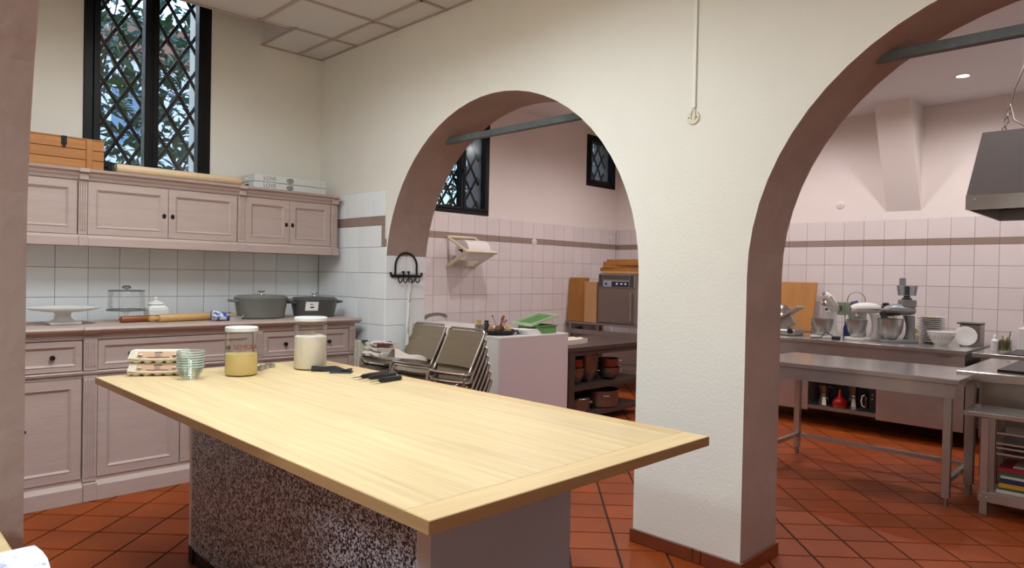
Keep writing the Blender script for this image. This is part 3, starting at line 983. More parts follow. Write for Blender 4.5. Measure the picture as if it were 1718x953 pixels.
# glass cake stand with dome
c = (.40, -1.665)
r = thing('domed_cake_stand', 'clear glass cake stand with glass dome and round knob', 'cake stand', (*c, zt))
B().lathe([(0, .0), (.065, .0), (.062, .006), (.02, .014), (.012, .030), (.016, .060), (.05, .072), (.118, .074), (.120, .082), (0, .080)], (*c, zt), 36).obj('stand', M_GLASS, r, smooth=True)
B().lathe([(.108, .084), (.112, .090), (.110, .200), (.104, .208), (.02, .212), (0, .212)], (*c, zt), 36).obj('dome', M_GLASS, r, smooth=True)
B().lathe([(.1085, .206), (.113, .206), (.113, .211), (.106, .212)], (*c, zt), 36).obj('dome_rim', mat('grey glass rim', '#6d7072', .2, .3), r, smooth=True)
B().lathe([(.116, .074), (.122, .074), (.122, .083), (.116, .083)], (*c, zt), 36).obj('plate_rim', mat('grey glass rim', '#6d7072', .2, .3), r, smooth=True)
B().lathe([(.008, .212), (.010, .220), (.026, .226), (.028, .236), (.016, .244), (0, .245)], (*c, zt), 20).obj('knob', glass('knob glass', (.7, .72, .72), .3), r, smooth=True)
# white lidded jar
c = (.36, -1.465)
r = thing('ceramic_jar', 'square white ceramic jar with lid behind the rolling pins', 'jar', (*c, zt))
B().taper(c[0] - .062, c[0] + .062, c[1] - .062, c[1] + .062, zt, zt + .085, -.004, -.004).taper(c[0] - .066, c[0] + .066, c[1] - .066, c[1] + .066, zt + .085, zt + .108, .022, .022).obj('body', M_CERAM, r, bevel=.008, bseg=2)
B().lathe([(.0, .108), (.046, .108), (.054, .114), (.050, .122), (.030, .132), (.008, .140), (.007, .146), (.013, .152), (.010, .162), (0, .166)], (*c, zt), 24).obj('lid', M_CERAM, r, smooth=True)
# rolling pins
def pin(name, label, p, q, rad, m, handles):
    p, q = Vector(p), Vector(q)
    r = thing(name, label, 'rolling pin', p, 'rolling pins on the pink worktop')
    d = (q - p).normalized()
    if handles:
        a, b = p + d * .065, q - d * .065
        B().tube([a, a + d * .004, b - d * .004, b], [rad * .9, rad, rad, rad * .9], 16).obj('roller', m, r, smooth=True)
        for s, e in ((p, a), (q, b)):
            k = (e - s)
            B().tube([s, s + k * .08, s + k * .45, s + k * .8, e], [rad * .35, rad * .6, rad * .78, rad * .55, rad * .5], 12).obj('handle', m, r, smooth=True)
    else:
        B().tube([p, p + d * .006, q - d * .006, q], [rad * .8, rad, rad, rad * .8], 16).obj('roller', m, r, smooth=True)
        B().lathe([(0, 0), (rad * .5, 0), (rad * .5, .006), (0, .006)], M=Matrix.Translation(p - d * .005) @ d.to_track_quat('Z', 'Y').to_matrix().to_4x4(), seg=12).obj('end_cap', M_WOODD, r)
pin('rolling_pin', 'dark brown rolling pin on the pink worktop', (.53, -1.735, zt + .0225), (.43, -1.22, zt + .0225), .022, M_WOODD, False)
pin('rolling_pin', 'light wooden rolling pin with handles in front of the dark one', (.60, -1.585, zt + .0275), (.50, -.955, zt + .0275), .027, M_WOODL, True)
# blue and white packet
r = thing('flour_packet', 'crumpled blue and white food packet in front of the grey casserole', 'packet', (.64, -1.08, zt))
g = []
for i in range(9):
    u = i / 8
    row = []
    for j in range(9):
        a = 2 * math.pi * j / 8
        w, h = .040 * (1 - .25 * abs(2 * u - 1)), .030 * (1 - .45 * u) + .010
        row.append((.64 + w * math.cos(a) + .004 * math.sin(7 * u + 3 * a), -1.185 + .115 * u, zt + h + .001 + h * .95 * math.sin(a)))
    g.append(row)
pb = B()
pb.sheet(g)
pb.add(g[0][:-1], [tuple(range(8))]); pb.add(g[-1][:-1], [tuple(range(8))])
pb.obj('wrapper', mat('blue printed wrapper', '#2148a8', .35, col2='#d9dde2', nscale=22, vmix=(.52, .56)), r, smooth=True)
g2 = []
for i in range(7):
    u = i / 6
    g2.append([(.64 + .035 * (2 * v - 1), -1.07 + .10 * u, zt + .03 + .022 * math.sin(4 * u + 2 * v) + .012 * v) for v in (0, .25, .5, .75, 1)])
B().sheet(g2, .0015).box(.612, .668, -1.07, -.985, zt, zt + .028).obj('crumpled_end', mat('white foil wrapper', '#b9b3ad', .3, .3, var=.2, nscale=30), r, smooth=True)
# cast iron casseroles
def casserole(label, c, L, Wd, h, m, sticker):
    r = thing('casserole', label, 'casserole', (*c, zt), 'grey oval casseroles')
    C = (*c, zt)
    ax = dict(seg=40, sx=Wd / L, sy=1)
    B().lathe([(0, .002), (L * .80, .002), (L * .86, .010), (L * .97, h - .02), (L, h), (L * .965, h), (L * .93, h - .02), (L * .82, .014), (0, .012)], C, **ax).obj('pot', m, r, smooth=True)
    for s in (-1, 1):
        y = c[1] + s * L
        B().tube([(c[0] - .045, y - s * .010, zt + h - .016), (c[0] - .040, y + s * .030, zt + h - .012), (c[0], y + s * .040, zt + h - .012), (c[0] + .040, y + s * .030, zt + h - .012), (c[0] + .045, y - s * .010, zt + h - .016)], .010, 8).obj('handle', m, r, smooth=True)
    B().lathe([(0, h + .001), (L * .99, h + .001), (L * .985, h + .012), (L * .90, h + .020), (L * .88, h + .026), (0, h + .034)], C, **ax).obj('lid', m, r, smooth=True)
    k = B().lathe([(.012, h + .032), (.006, h + .040), (.006, h + .046), (.012, h + .050), (0, h + .052)], C, 14)
    k.tube([(c[0], c[1] - .026, zt + h + .058), (c[0], c[1], zt + h + .050), (c[0], c[1] + .026, zt + h + .058)], .0055, 8)
    k.obj('lid_knob', M_CHROME, r, smooth=True)
    if sticker:
        n = 6
        s1 = []
        for i in range(n + 1):
            y = -.045 + .09 * i / n
            row = []
            for zz in (.055, .125):
                t = (zz - .010) / (h - .03)
                Lr = L * (.86 + .11 * t); 
                y_ = y - .085
                xx = Lr * Wd / L * math.sqrt(max(0, 1 - (y_ / Lr) ** 2)) + .0015
                row.append((c[0] + xx, c[1] + y_, zt + zz))
            s1.append(row)
        st = B().sheet(s1).obj('label', M_PAPER, r)
        def rect(y0, y1, z0, z1, nm):
            pts = []
            for y in (y0 - .085, y1 - .085):
                row = []
                for zz in (z0, z1):
                    t = (zz - .010) / (h - .03); Lr = L * (.86 + .11 * t)
                    row.append((c[0] + Lr * Wd / L * math.sqrt(max(0, 1 - (y / Lr) ** 2)) + .0026, c[1] + y, zt + zz))
                pts.append(row)
            B().sheet(pts).obj(nm, M_BLACKPL, st)
        rect(-.014, .014, .076, .086, 'label_mark')
        rect(-.018, .004, .106, .109, 'label_mark')
        rect(-.018, .010, .100, .103, 'label_mark')
    return r
casserole('light grey oval casserole on the pink worktop, left of the pair', (.50, -.760), .205, .150, .150, M_GREYP, False)
casserole('dark grey oval casserole with white label near the arch wall', (.50, -.315), .195, .145, .132, M_GREYD, True)

# ================================================================== THINGS ON THE WALL CUPBOARDS
zu = 2.0706
r = thing('wooden_crate', 'orange pine crate with dark latch on top of the wall cupboard', 'crate', (.24, -2.1, zu))
for k in range(3):
    B().box(.34, .358, -2.44, -1.80, zu + .001 + k * .066, zu + .064 + k * .066).obj('slat', M_WOODO, r, bevel=.002)
    B().box(.08, .098, -2.44, -1.80, zu + .001 + k * .066, zu + .064 + k * .066).obj('slat', M_WOODO, r)
    B().box(.0985, .3395, -1.818, -1.80, zu + .001 + k * .066, zu + .064 + k * .066).obj('slat', M_WOODO, r)
    B().box(.0985, .3395, -2.44, -2.42, zu + .001 + k * .066, zu + .064 + k * .066).obj('slat', M_WOODO, r)
B().box(.358, .370, -1.905, -1.87, zu + .001, zu + .198).obj('batten', M_WOODO, r, bevel=.002)
B().box(.08, .358, -2.44, -1.80, zu + .1985, zu + .206).obj('lid', M_WOODO, r)
B().box(.3585, .366, -2.045, -2.015, zu + .150, zu + .206).box(.366, .372, -2.038, -2.022, zu + .135, zu + .165).obj('latch', M_IRON, r, bevel=.002)
# long pale dowels tied together
for k, (x, z, t) in enumerate(((.385, .0315, 'front'), (.315, .0315, 'rear'))):
    r = thing('wooden_dowel', f'long pale wooden dowel on the wall cupboard, {t} one of the pair', 'dowel', (x, -1.3, zu), 'long dowels on the wall cupboard')
    B().tube([(x, -1.735, zu + z), (x, -1.725, zu + z), (x, -.895, zu + z), (x, -.885, zu + z)], [.025, .031, .031, .025], 14).obj('shaft', M_WOODP, r, smooth=True)
    B().lathe([(0, 0), (.014, .002), (.016, .010), (.010, .018), (0, .020)], M=Matrix.Translation((x, -.886, zu + z)) @ Matrix.Rotation(-math.pi / 2, 4, 'X'), seg=12).obj('end_knob', M_WOODL, r, smooth=True)
    for yy in (-1.23, -1.10):
        B().tube([(x + .0325 * math.cos(a), yy + .004 * math.sin(3 * a), zu + z + .0325 * math.sin(a)) for a in [2 * math.pi * i / 14 for i in range(14)]], .002, 5, closed=True).obj('tie', M_CLOTH, r)
    B().box(x - .010, x + .010, -1.765, -1.745, zu + .002, zu + .052).obj('end_bracket', M_BLACKPL, r, bevel=.002)
# white boxes with the word LOVE
M_BOXW = mat('white painted box', '#cfcfcb', .5, var=.03)
for k, (dx, t) in enumerate(((0, 'lower'), (.003, 'upper'))):
    z0 = zu + .001 + k * .056
    r = thing('white_box', f'{t} of two flat white boxes lettered on the wall cupboard', 'box', (.3, -.5, z0), 'flat white lettered boxes')
    x0, x1, y0, y1 = .10, .37 + dx, -.77, -.155
    B().box(x0, x1, y0, y1, z0, z0 + .054).obj('body', M_BOXW, r, bevel=.003)
    B().box(x0 + .10, x0 + .17, y0 - .0012, y0 + .001, z0 + .016, z0 + .038).obj('handle_hole', mat('pale slot', '#eceae6', .6) if k else M_BLACKPL, r)
    text('lettering', 'LOVE', .044, mat('grey lettering', '#77777a', .7), r, (x1 + .0006 - .3, -.645 + .5, .014), (math.pi / 2, 0, math.pi / 2))
    B().lathe([(0, 0), (.030, 0), (.030, .002), (0, .002)], M=Matrix.Translation((x1, -.475, z0 + .026)) @ Matrix.Rotation(math.pi / 2, 4, 'Y') , sx=.72, sy=1.0, seg=24).obj('oval_badge', mat('grey badge', '#85857f', .6, var=.2, nscale=60), r)

# ================================================================== WALL FITTINGS
# cable channel with round cover
r = thing('cable_channel', 'thin white cable channel ending in a round cover on the pillar wall', 'cable channel', (3.727, 0, 2.25))
B().box(3.718, 3.738, -.012, -.0005, 2.30, ZC - .008).obj('channel', mat('white plastic channel', '#e8e4d8', .4), r, bevel=.002)
B().lathe([(0, 0), (.036, 0), (.036, .004), (.032, .008), (0, .009)], M=Matrix.Translation((3.725, -.0005, 2.252)) @ Matrix.Rotation(math.pi / 2, 4, 'X'), seg=28).obj('round_cover', mat('cream plastic', '#ddd6bd', .5), r, smooth=True)
for a, b in (((3.724, 2.30), (3.714, 2.262)), ((3.731, 2.30), (3.741, 2.262)), ((3.714, 2.262), (3.716, 2.245)), ((3.741, 2.262), (3.735, 2.240))):
    B().tube([(a[0], -.013, a[1]), (b[0], -.013, b[1])], .0022, 6).obj('wire', mat('cream plastic', '#ddd6bd', .5), r)
for q in (3.703, 3.748):
    B().lathe([(0, 0), (.003, 0), (.003, .002), (0, .002)], M=Matrix.Translation((q, -.0095, 2.252)) @ Matrix.Rotation(math.pi / 2, 4, 'X'), seg=8).obj('screw', M_BRONZE, r)
# hook rack on the arch jamb
jx = JX + .0065
r = thing('hook_rack', 'black wrought iron hook rack with arched top on the white tiled jamb', 'hook rack', (jx, .185, 1.41))
B().tube([(jx + .012, .055, 1.41), (jx + .012, .315, 1.41)], .012, 8).obj('bar', M_IRON, r)
B().tube([(jx + .010, .080, 1.41), (jx + .010, .080, 1.49)] + arc((.185, 1.49), .105, 180, 0, 12, 'yz', jx + .010) + [(jx + .010, .29, 1.41)], .008, 8).obj('arched_top', M_IRON, r, smooth=True)
for y in (.105, .155, .205, .225, .275):
    B().tube([(jx + .016, y, 1.41), (jx + .022, y, 1.368), (jx + .034, y + .008, 1.356), (jx + .046, y + .014, 1.366), (jx + .048, y + .016, 1.385)], .0055, 6).obj('hook', M_IRON, r, smooth=True)
for y, s in ((.045, -1), (.325, 1)):
    B().tube([(jx + .012, y - s * .02, 1.41), (jx + .014, y, 1.405), (jx + .016, y + s * .012, 1.42), (jx + .014, y + s * .010, 1.438)], .009, 6).obj('end_curl', M_IRON, r, smooth=True)
for y in (.155, .205):
    B().tube([(jx + .014, y, 1.415), (jx + .016, y, 1.442)], .006, 6).lathe([(0, .026), (.014, .030), (.016, .036), (0, .040)], (jx + .015, y, 1.41), 10).obj('rosette', M_IRON, r)
# cloth hanging on the rack
g = []
prof = [(1.372, .215, .006), (1.20, .205, .008), (1.09, .205, .022), (1.06, .205, .038), (.95, .20, .042), (.83, .198, .046), (.78, .190, .030)]
for z, yc, w in prof:
    g.append([(jx + .030 + .010 * math.sin(k * 2.1 + z * 9), yc - w + 2 * w * k / 6, z + .004 * math.sin(k * 3)) for k in range(7)])
tag(B().sheet(g, .002).obj('hanging_cloth', mat('white hanging cloth', '#e4e2de', .95, bump=.2, bscale=30), None, smooth=True), 'white cloth hanging down from the iron hook rack', 'cloth')
# radiator under the tiles
r = thing('radiator', 'cream column radiator between pink cupboard and stacked chairs', 'radiator', (.80, -.07, 0))
M_RAD = mat('cream radiator paint', '#cfc8b6', .4)
for k in range(5):
    x = .64 + k * .05
    B().box(x - .019, x + .019, -.115, -.035, .12, .885).obj('column', M_RAD, r, bevel=.008, bseg=2)
B().tube([(.62, -.075, .16), (.86, -.075, .16)], .018, 8).tube([(.62, -.075, .84), (.86, -.075, .84)], .018, 8).obj('manifold', M_RAD, r)
B().box(.85, .89, -.095, -.055, .875, .893).obj('valve', M_GREYD, r)
B().box(.66, .69, -.09, -.06, 0, .12).box(.80, .83, -.09, -.06, 0, .12).obj('foot', M_RAD, r)
# paper towel holder
xw = XC + .007
r = thing('towel_holder', 'cream wooden wall holder for a paper roll on the pinkish tiles', 'holder', (xw, 2.05, 1.68))
M_CRM = mat('cream painted wood', '#e0d3b8', .6)
Y0, Y1 = 1.82, 2.25
def strut(name, p, q, w=.019):
    B().tube([p, q], w, 4).obj(name, M_CRM, r)
strut('wall_rail', (xw + .012, Y0, 1.85), (xw + .012, Y1, 1.85))
strut('wall_rail', (xw + .012, Y0, 1.525), (xw + .012, Y1, 1.525))
for y in (Y0 + .01, Y1 - .01):
    strut('arm', (xw + .015, y, 1.845), (xw + .33, y, 1.69), .019)
    strut('arm', (xw + .015, y, 1.530), (xw + .33, y, 1.672), .019)
strut('front_rail', (xw + .335, Y0 - .01, 1.682), (xw + .335, Y1 + .03, 1.682), .020)
B().tube([(xw + .20, Y0 + .01, 1.70), (xw + .20, Y1 - .01, 1.70)], .008, 8).obj('spindle', M_BRONZE, r)
r2 = thing('paper_roll', 'fat white paper roll held in the wall holder', 'paper roll', (xw + .20, 2.04, 1.70))
Mx = Matrix.Translation((xw + .20, Y0 + .055, 1.70)) @ Matrix.Rotation(-math.pi / 2, 4, 'X')
B().lathe([(.024, 0), (.115, 0), (.115, .33), (.024, .33), (.024, 0)], M=Mx, seg=36).obj('paper', mat('paper towel', '#e9e1dc', .9), r2, smooth=True)
B().lathe([(.021, -.002), (.0235, -.002), (.0235, .332), (.021, .332), (.021, -.002)], M=Mx, seg=20).obj('core', mat('cardboard core', '#a98d68', .9), r2, smooth=True)
# round cover plates
for i, (p, face, t) in enumerate((((XC + .007, 3.26, 1.86), 'x', 'on the taupe stripe of the kitchen left wall'), ((XC + .007, 4.87, 1.99), 'x', 'in the far kitchen corner'), ((2.685, YD - .0005, 2.302), 'y', 'on the plaster above the mixers'))):
    R = Matrix.Rotation(math.pi / 2, 4, 'Y') if face == 'x' else Matrix.Rotation(math.pi / 2, 4, 'X')
    r = thing('cover_plate', f'round white cover plate {t}', 'cover plate', p, 'round wall cover plates')
    B().lathe([(0, 0), (.046, 0), (.046, .004), (.040, .008), (0, .009)], M=Matrix.Translation(p) @ R, seg=24).obj('plate', mat('pale plastic plate', '#e3d9d4', .5), r, smooth=True)
    B().lathe([(0, .009), (.006, .009), (.006, .0105), (0, .011)], M=Matrix.Translation(p) @ R, seg=10).obj('screw', M_STEELD, r)
# switch box
r = thing('switch_box', 'small green and yellow switch box on the wall below the boards', 'switch', (XC + .007, 4.18, .70))
B().box(XC + .007, XC + .045, 4.13, 4.23, .66, .75).obj('box', mat('olive green plastic', '#4a5330', .5), r, bevel=.004)
B().box(XC + .045, XC + .05, 4.165, 4.195, .69, .72).obj('button', mat('yellow button', '#c4a42e', .5), r)

# ================================================================== STACKED CHAIRS
HW = .195
M_TUBE = mat('chair tube steel', '#b9b2a8', .28, .9)
def chair():
    r = thing('stacking_chair', 'x', 'chair', (0, 0, 0), 'stacked steel chairs')
    zf, zr = .45, .385
    for s in (-1, 1):
        x = s * HW
        B().tube([(x, -.20, 0), (x, -.195, .20), (x, -.19, zf - .03), (x, -.175, zf), (x, -.02, (zf + zr) / 2), (x, .155, zr), (x, .18, zr + .012), (x, .205, zr + .06), (x, .315, .655)], .0085, 8).obj('side_tube', M_TUBE, r, smooth=True)
        B().tube([(x * 1.0, .10, zr + .015), (x * 1.03, .19, .18), (x * 1.03, .24, 0)], .0085, 8).obj('rear_leg', M_TUBE, r, smooth=True)
        B().tube([(x * 1.0, -.18, zf - .035), (x * 1.0, -.08, zf - .115), (x * 1.0, .05, zf - .125), (x * 1.0, .15, zr - .02)], .006, 6).obj('side_brace', M_TUBE, r, smooth=True)
    B().tube([(-HW, .313, .651), (-HW, .320, .672), (-HW + .03, .324, .690), (HW - .03, .324, .690), (HW, .320, .672), (HW, .313, .651)], .0085, 8).obj('top_rail', M_TUBE, r, smooth=True)
    B().tube([(HW * math.sin(a), -.183 + .01 * math.cos(a), zf - .02 - .075 * math.cos(a)) for a in [-math.pi / 2 + math.pi * i / 12 for i in range(13)]], .006, 6).obj('front_brace', M_TUBE, r, smooth=True)
    g = []
    for i in range(9):
        t = i / 8
        y = -.19 + .36 * t
        z = zf - (zf - zr) * t - .012 * math.sin(math.pi * t) - (.02 if i == 0 else 0)
        g.append([(HW * (2 * k / 6 - 1) * .96, y, z - .010 * math.cos(math.pi * (k / 6 - .5))) for k in range(7)])
    B().sheet(g, .002).obj('seat', M_CHAIR, r, smooth=True)
    g = []
    for i in range(7):
        t = i / 6
        y, z = .200 + .116 * t, zr + .045 + (.676 - zr - .045) * t
        g.append([(HW * (2 * k / 6 - 1) * .96, y + .014 * math.cos(math.pi * (k / 6 - .5)), z) for k in range(7)])
    B().sheet(g, .002).obj('backrest', M_CHAIR, r, smooth=True)
    return r
proto = chair()
first = True
NCH, PZ, PYY = 7, .0575, .0125
for bx, by, t in ((1.262, -.045, 'stack nearer the radiator'), (1.792, -.125, 'stack nearer the white counter')):
    for k in range(NCH):
        lab = f'steel stacking chair, {ORD[NCH - 1 - k]} of the {t}'
        loc = (bx, by + PYY * (NCH - 1 - k), k * PZ + .0005)
        if first:
            proto.location = loc; proto['label'] = lab; first = False
        else:
            copy_thing(proto, loc, 0, lab)
# folded cloths on the left stack
def folded(name, label, c, w, d, z, h, m, rz, wob=.006, group='folded cloths on the chairs'):
    n = 12
    b = B()
    g = []
    prof = [(-d / 2, 0), (-d / 2 - h * .35, h * .25), (-d / 2 - h * .4, h * .6), (-d / 2, h), (0, h * 1.04), (d / 2, h), (d / 2 + h * .4, h * .6), (d / 2 + h * .35, h * .25), (d / 2, 0)]
    for i in range(n + 1):
        u = -w / 2 + w * i / n
        g.append([(u + wob * math.sin(5 * j), p[0] + wob * math.sin(i * 1.3 + j), max(0, p[1] + (wob * .8 * math.sin(i * .9 + j * 1.7) if 0 < p[1] else 0))) for j, p in enumerate(prof)])
    b.sheet(g)
    b.add(g[0], [tuple(range(9))]); b.add(g[-1], [tuple(range(9))]); 
    b.add([g[i][0] for i in range(n + 1)] + [g[i][8] for i in range(n + 1)], [(i, i + 1, n + 2 + i, n + 1 + i) for i in range(n)])
    o = b.obj(name, m, None, smooth=True)
    o.location = (c[0], c[1], z); o.rotation_euler = (0, 0, rz)
    return tag(o, label, 'cloth', group)
M_PAT = mat('patterned tea towel', '#d5cdbf', .95, col2='#6d3a3a', nscale=13, vmix=(.50, .60), bump=.2, bscale=40)
sz = .800
folded('folded_cloth', 'thick folded white cloth lying lowest on the chair stack by the radiator', (1.19, -.125), .24, .17, sz, .04, M_CLOTH, .1)
folded('folded_cloth', 'grey white folded cloth in the middle of the pile on the chairs', (1.19, -.135), .23, .15, sz + .044, .03, mat('grey white cloth', '#cbc4b6', .95, var=.06, bump=.2), .0)
folded('folded_cloth', 'patterned tea towel with red and dark motifs on top of the cloth pile', (1.19, -.135), .22, .14, sz + .078, .028, M_PAT, -.1)
g = []
for i in range(13):
    u = i / 12
    row = []
    for j in range(8):
        v = j / 7
        row.append((1.315 + .12 * v - .02 * u + .01 * math.sin(5 * u), -.165 + .32 * u + .02 * math.sin(4 * v), .815 - .052 * u + (.052 * math.sin(math.pi * min(1, v * 1.05)) * (1 - .75 * u) + .010 * math.sin(7 * u + 4 * v)) * (1 if 0 < j < 7 else .2)))
    g.append(row)
tag(B().sheet(g, .004).obj('draped_cloth', mat('pinkish white cloth', '#d8c9c0', .95, var=.04, bump=.25, bscale=20), None, smooth=True), 'loose pinkish white cloth draped over the chair seat by the radiator', 'cloth')

# ================================================================== SINK COUNTER BEHIND THE FIRST ARCH
CX0, CX1, CY0, CY1, CZ = -.40, 1.42, .90, 1.785, .905
r = thing('sink_counter', 'white and pinkish panelled counter behind the stacked chairs', 'counter', (.5, 1.3, 0))
B().box(CX0, CX1 - .021, CY0, CY0 + .02, 0, CZ - .02).obj('end_panel', M_WHITE, r)
B().box(CX1 - .02, CX1, CY0, CY1, 0, CZ - .02).obj('front_panel', mat('pinkish grey laminate', '#dccfd1', .5), r)
B().box(CX0, CX1 - .021, CY1 - .02, CY1, 0, CZ - .02).box(CX0, CX0 + .02, CY0 + .021, CY1 - .021, 0, CZ - .02).obj('side_panel', M_WHITE, r)
B().box(CX0, CX1, CY0, CY1, CZ - .0195, CZ).obj('top', M_WHITE, r, bevel=.002)
cz = CZ + .0006
fx, fy = -.20, 1.25
r = thing('faucet', 'chrome gooseneck faucet rising behind the stacked chairs', 'faucet', (fx, fy, cz))
B().lathe([(0, 0), (.030, 0), (.028, .010), (.016, .018), (.016, .05), (0, .05)], (fx, fy, cz), 16).obj('base', M_CHROME, r, smooth=True)
B().tube([(fx, fy, cz + .03), (fx + .02, fy, cz + .045), (-.07, fy, .972), (.0, fy, 1.002), (.086, fy, 1.018), (.16, fy, 1.025), (.219, fy, 1.022), (.265, fy, 1.014), (.285, fy, .998)], [.022, .022, .021, .020, .019, .018, .018, .018, .018], 10).obj('spout', mat('grey chrome', '#8f8d8a', .22, .8), r, smooth=True)
# metal tin, small jars
r = thing('metal_tin', 'grey metal tin at the near corner of the white counter', 'tin', (1.02, 1.0, cz))
B().lathe([(0, 0), (.042, 0), (.042, .075), (.039, .075), (.039, .004), (0, .004)], (1.05, 1.0, cz), 20).obj('can', M_STEEL, r, smooth=True)
B().lathe([(.042, .068), (.0435, .070), (.0435, .076), (.0415, .076)], (1.05, 1.0, cz), 20).obj('rim', M_STEELD, r)
for i, (x, y, m, t) in enumerate(((.93, 1.10, mat('yellow jar label', '#c9a95a', .5), 'yellowish'), (1.0, 1.13, mat('dark jar', '#2b1a14', .4), 'dark'))):
    r = thing('small_bottle', f'small {t} bottle top showing above the stacked chairs', 'bottle', (x, y, cz), 'small bottles on the white counter')
    B().lathe([(0, 0), (.026, 0), (.028, .01), (.028, .075), (.018, .090), (.018, .098), (0, .098)], (x, y, cz), 16).obj('body', m, r, smooth=True)
    B().lathe([(0, .0985), (.020, .0985), (.020, .112), (0, .112)], (x, y, cz), 16).obj('cap', M_BRONZE if i else m, r)
# black tray with wrapped things and dried stems
r = thing('black_tray', 'shallow black oval tray on the white counter', 'tray', (1.20, 1.12, cz))
B().lathe([(0, 0), (.12, 0), (.165, .034), (.170, .034), (.125, -.0), (.118, .006), (0, .006)][:1] + [(.12, 0), (.165, .036), (.172, .036), (.172, .032), (.130, .006), (0, .006)], (1.20, 1.12, cz), 32, sx=.72).obj('dish', M_BLACKPL, r, smooth=True)
B().lathe([(.165, .036), (.172, .036), (.172, .041), (.165, .041), (.165, .036)], (1.20, 1.12, cz), 32, sx=.72).obj('rim', M_BLACKPL, r, smooth=True)
rng = random.Random(11)
for i, (x, y, col, t) in enumerate(((1.17, 1.03, '#b98a55', 'golden'), (1.20, 1.08, '#6d5a35', 'olive brown'), (1.19, 1.13, '#8c2e2a', 'dark red'), (1.22, 1.19, '#d8b98c', 'pale'))):
    g = []
    for a in range(7):
        th = math.pi * a / 6
        g.append([(x + .034 * math.sin(th) * math.cos(p) * rng.uniform(.75, 1.15), y + .030 * math.sin(th) * math.sin(p) * rng.uniform(.75, 1.15), cz + .047 - .036 * math.cos(th) * (1 if a else .98) * rng.uniform(.85, 1.1)) for p in [2 * math.pi * q / 9 for q in range(9)]])
    b = B().sheet([row + [row[0]] for row in g])
    tag(b.obj('wrapped_piece', mat('wrapped ' + t, col, .6, var=.2, nscale=20), None), f'{t} crumpled food piece lying on the black tray', 'food', 'pieces on the black tray')
st = thing('dried_stems', 'thin reddish brown dried stems sticking up from the black tray', 'dried plant', (1.19, 1.11, cz + .01))
for i in range(9):
    a = rng.uniform(0, 6.28); l = rng.uniform(.05, .125)
    x, y = 1.19 + rng.uniform(-.02, .02), 1.10 + rng.uniform(-.03, .03)
    tip = Vector((x + .05 * math.cos(a), y + .05 * math.sin(a), cz + .04 + l))
    B().tube([(x, y, cz + .02), ((x + tip.x) / 2, (y + tip.y) / 2 + .006, cz + .03 + l * .6), tip], .0025, 5).lathe([(0, -.012), (.009, 0), (0, .014)], tip, 6).obj('stem', mat('dried stem', '#a0592f', .8, var=.3, nscale=20), st)
for k in range(3):
    o = B().box(-.075, .075, -.085, .085, 0, .015).obj('white_carton', M_PAPER, None, bevel=.002)
    o.location = (1.30 - .006 * k, 1.375 - .012 * k, cz + .0155 * k); o.rotation_euler = (0, 0, .05 * k)
    tag(o, f'flat white carton on the white counter, {["lowest", "middle", "topmost"][k]} of three', 'carton', 'flat white cartons')
r = thing('green_crate', 'green plastic basket on the white counter', 'basket', (1.22, 1.57, cz))
bx0, bx1, by0, by1 = 1.10, 1.36, 1.44, 1.68
for nm, q in (('wall', (bx0, bx1, by0, by0 + .006)), ('wall', (bx0, bx1, by1 - .006, by1)), ('wall', (bx0, bx0 + .006, by0 + .0065, by1 - .0065)), ('wall', (bx1 - .006, bx1, by0 + .0065, by1 - .0065))):
    B().box(*q, cz, cz + .075).obj(nm, M_GREENC, r)
B().box(bx0 + .007, bx1 - .007, by0 + .007, by1 - .007, cz, cz + .006).obj('bottom', M_GREENC, r)
rim = B()
for q in ((bx0 - .012, bx1 + .012, by0 - .012, by0), (bx0 - .012, bx1 + .012, by1, by1 + .012), (bx0 - .012, bx0, by0, by1), (bx1, bx1 + .012, by0, by1)):
    rim.box(*q, cz + .066, cz + .076)
rim.obj('rim', M_GREENC, r)
r = thing('pale_green_tray', 'pale green slotted tray tilted on top of the green basket', 'tray', (1.21, 1.55, cz + .079))
Mt = Matrix.Translation((1.21, 1.55, cz + .112)) @ Matrix.Rotation(.24, 4, 'X') @ Matrix.Rotation(-.1, 4, 'Z')
tr = B()
tr.box(-.125, .125, -.155, .155, -.004, 0, Mt)
tr.obj('base', M_GREENC, r)
B().box(-.135, .135, -.165, -.155, -.004, .022, Mt).box(-.135, .135, .155, .165, -.004, .022, Mt).box(-.135, -.125, -.155, .155, -.004, .022, Mt).box(.125, .135, -.155, .155, -.004, .022, Mt).obj('edge', M_GREENL, r)
for k in range(5):
    B().box(-.10 + k * .045, -.08 + k * .045, -.13, .13, .0005, .010, Mt).obj('rib', M_GREENC, r)

# dark table with pots
DX0, DX1, DY0, DY1, DZ = .67, 1.44, 1.79, 3.15, .764
r = thing('pot_table', 'dark steel table with open shelves full of pots beyond the first arch', 'table', (1.18, 2.4, 0))
B().box(DX0, DX1, DY0, DY1, DZ - .045, DZ).obj('top', M_DARKST, r, bevel=.003)
B().box(DX0 + .03, DX1 - .015, DY0 + .02, DY1 - .02, DZ - .085, DZ - .046).obj('apron', M_DARKST, r)
for x in (DX0 + .01, DX1 - .07):
    for y in (DY0 + .01, DY1 - .09):
        B().box(x, x + .06, y, y + .08, 0, DZ - .0455).obj('leg', M_DARKST, r)
B().box(DX0 + .02, DX1 - .012, DY0 + .092, DY1 - .1, .345, .385).obj('shelf', M_DARKST, r)
B().box(DX0 + .02, DX1 - .012, DY0 + .092, DY1 - .1, .08, .115).obj('shelf', M_DARKST, r)
B().box(DX0 + .0, DX0 + .0195, DY0 + .091, DY1 - .091, .05, DZ - .09).obj('shade_panel', M_DARKIN, r)  # dark sheet added as the shade behind the pot shelves
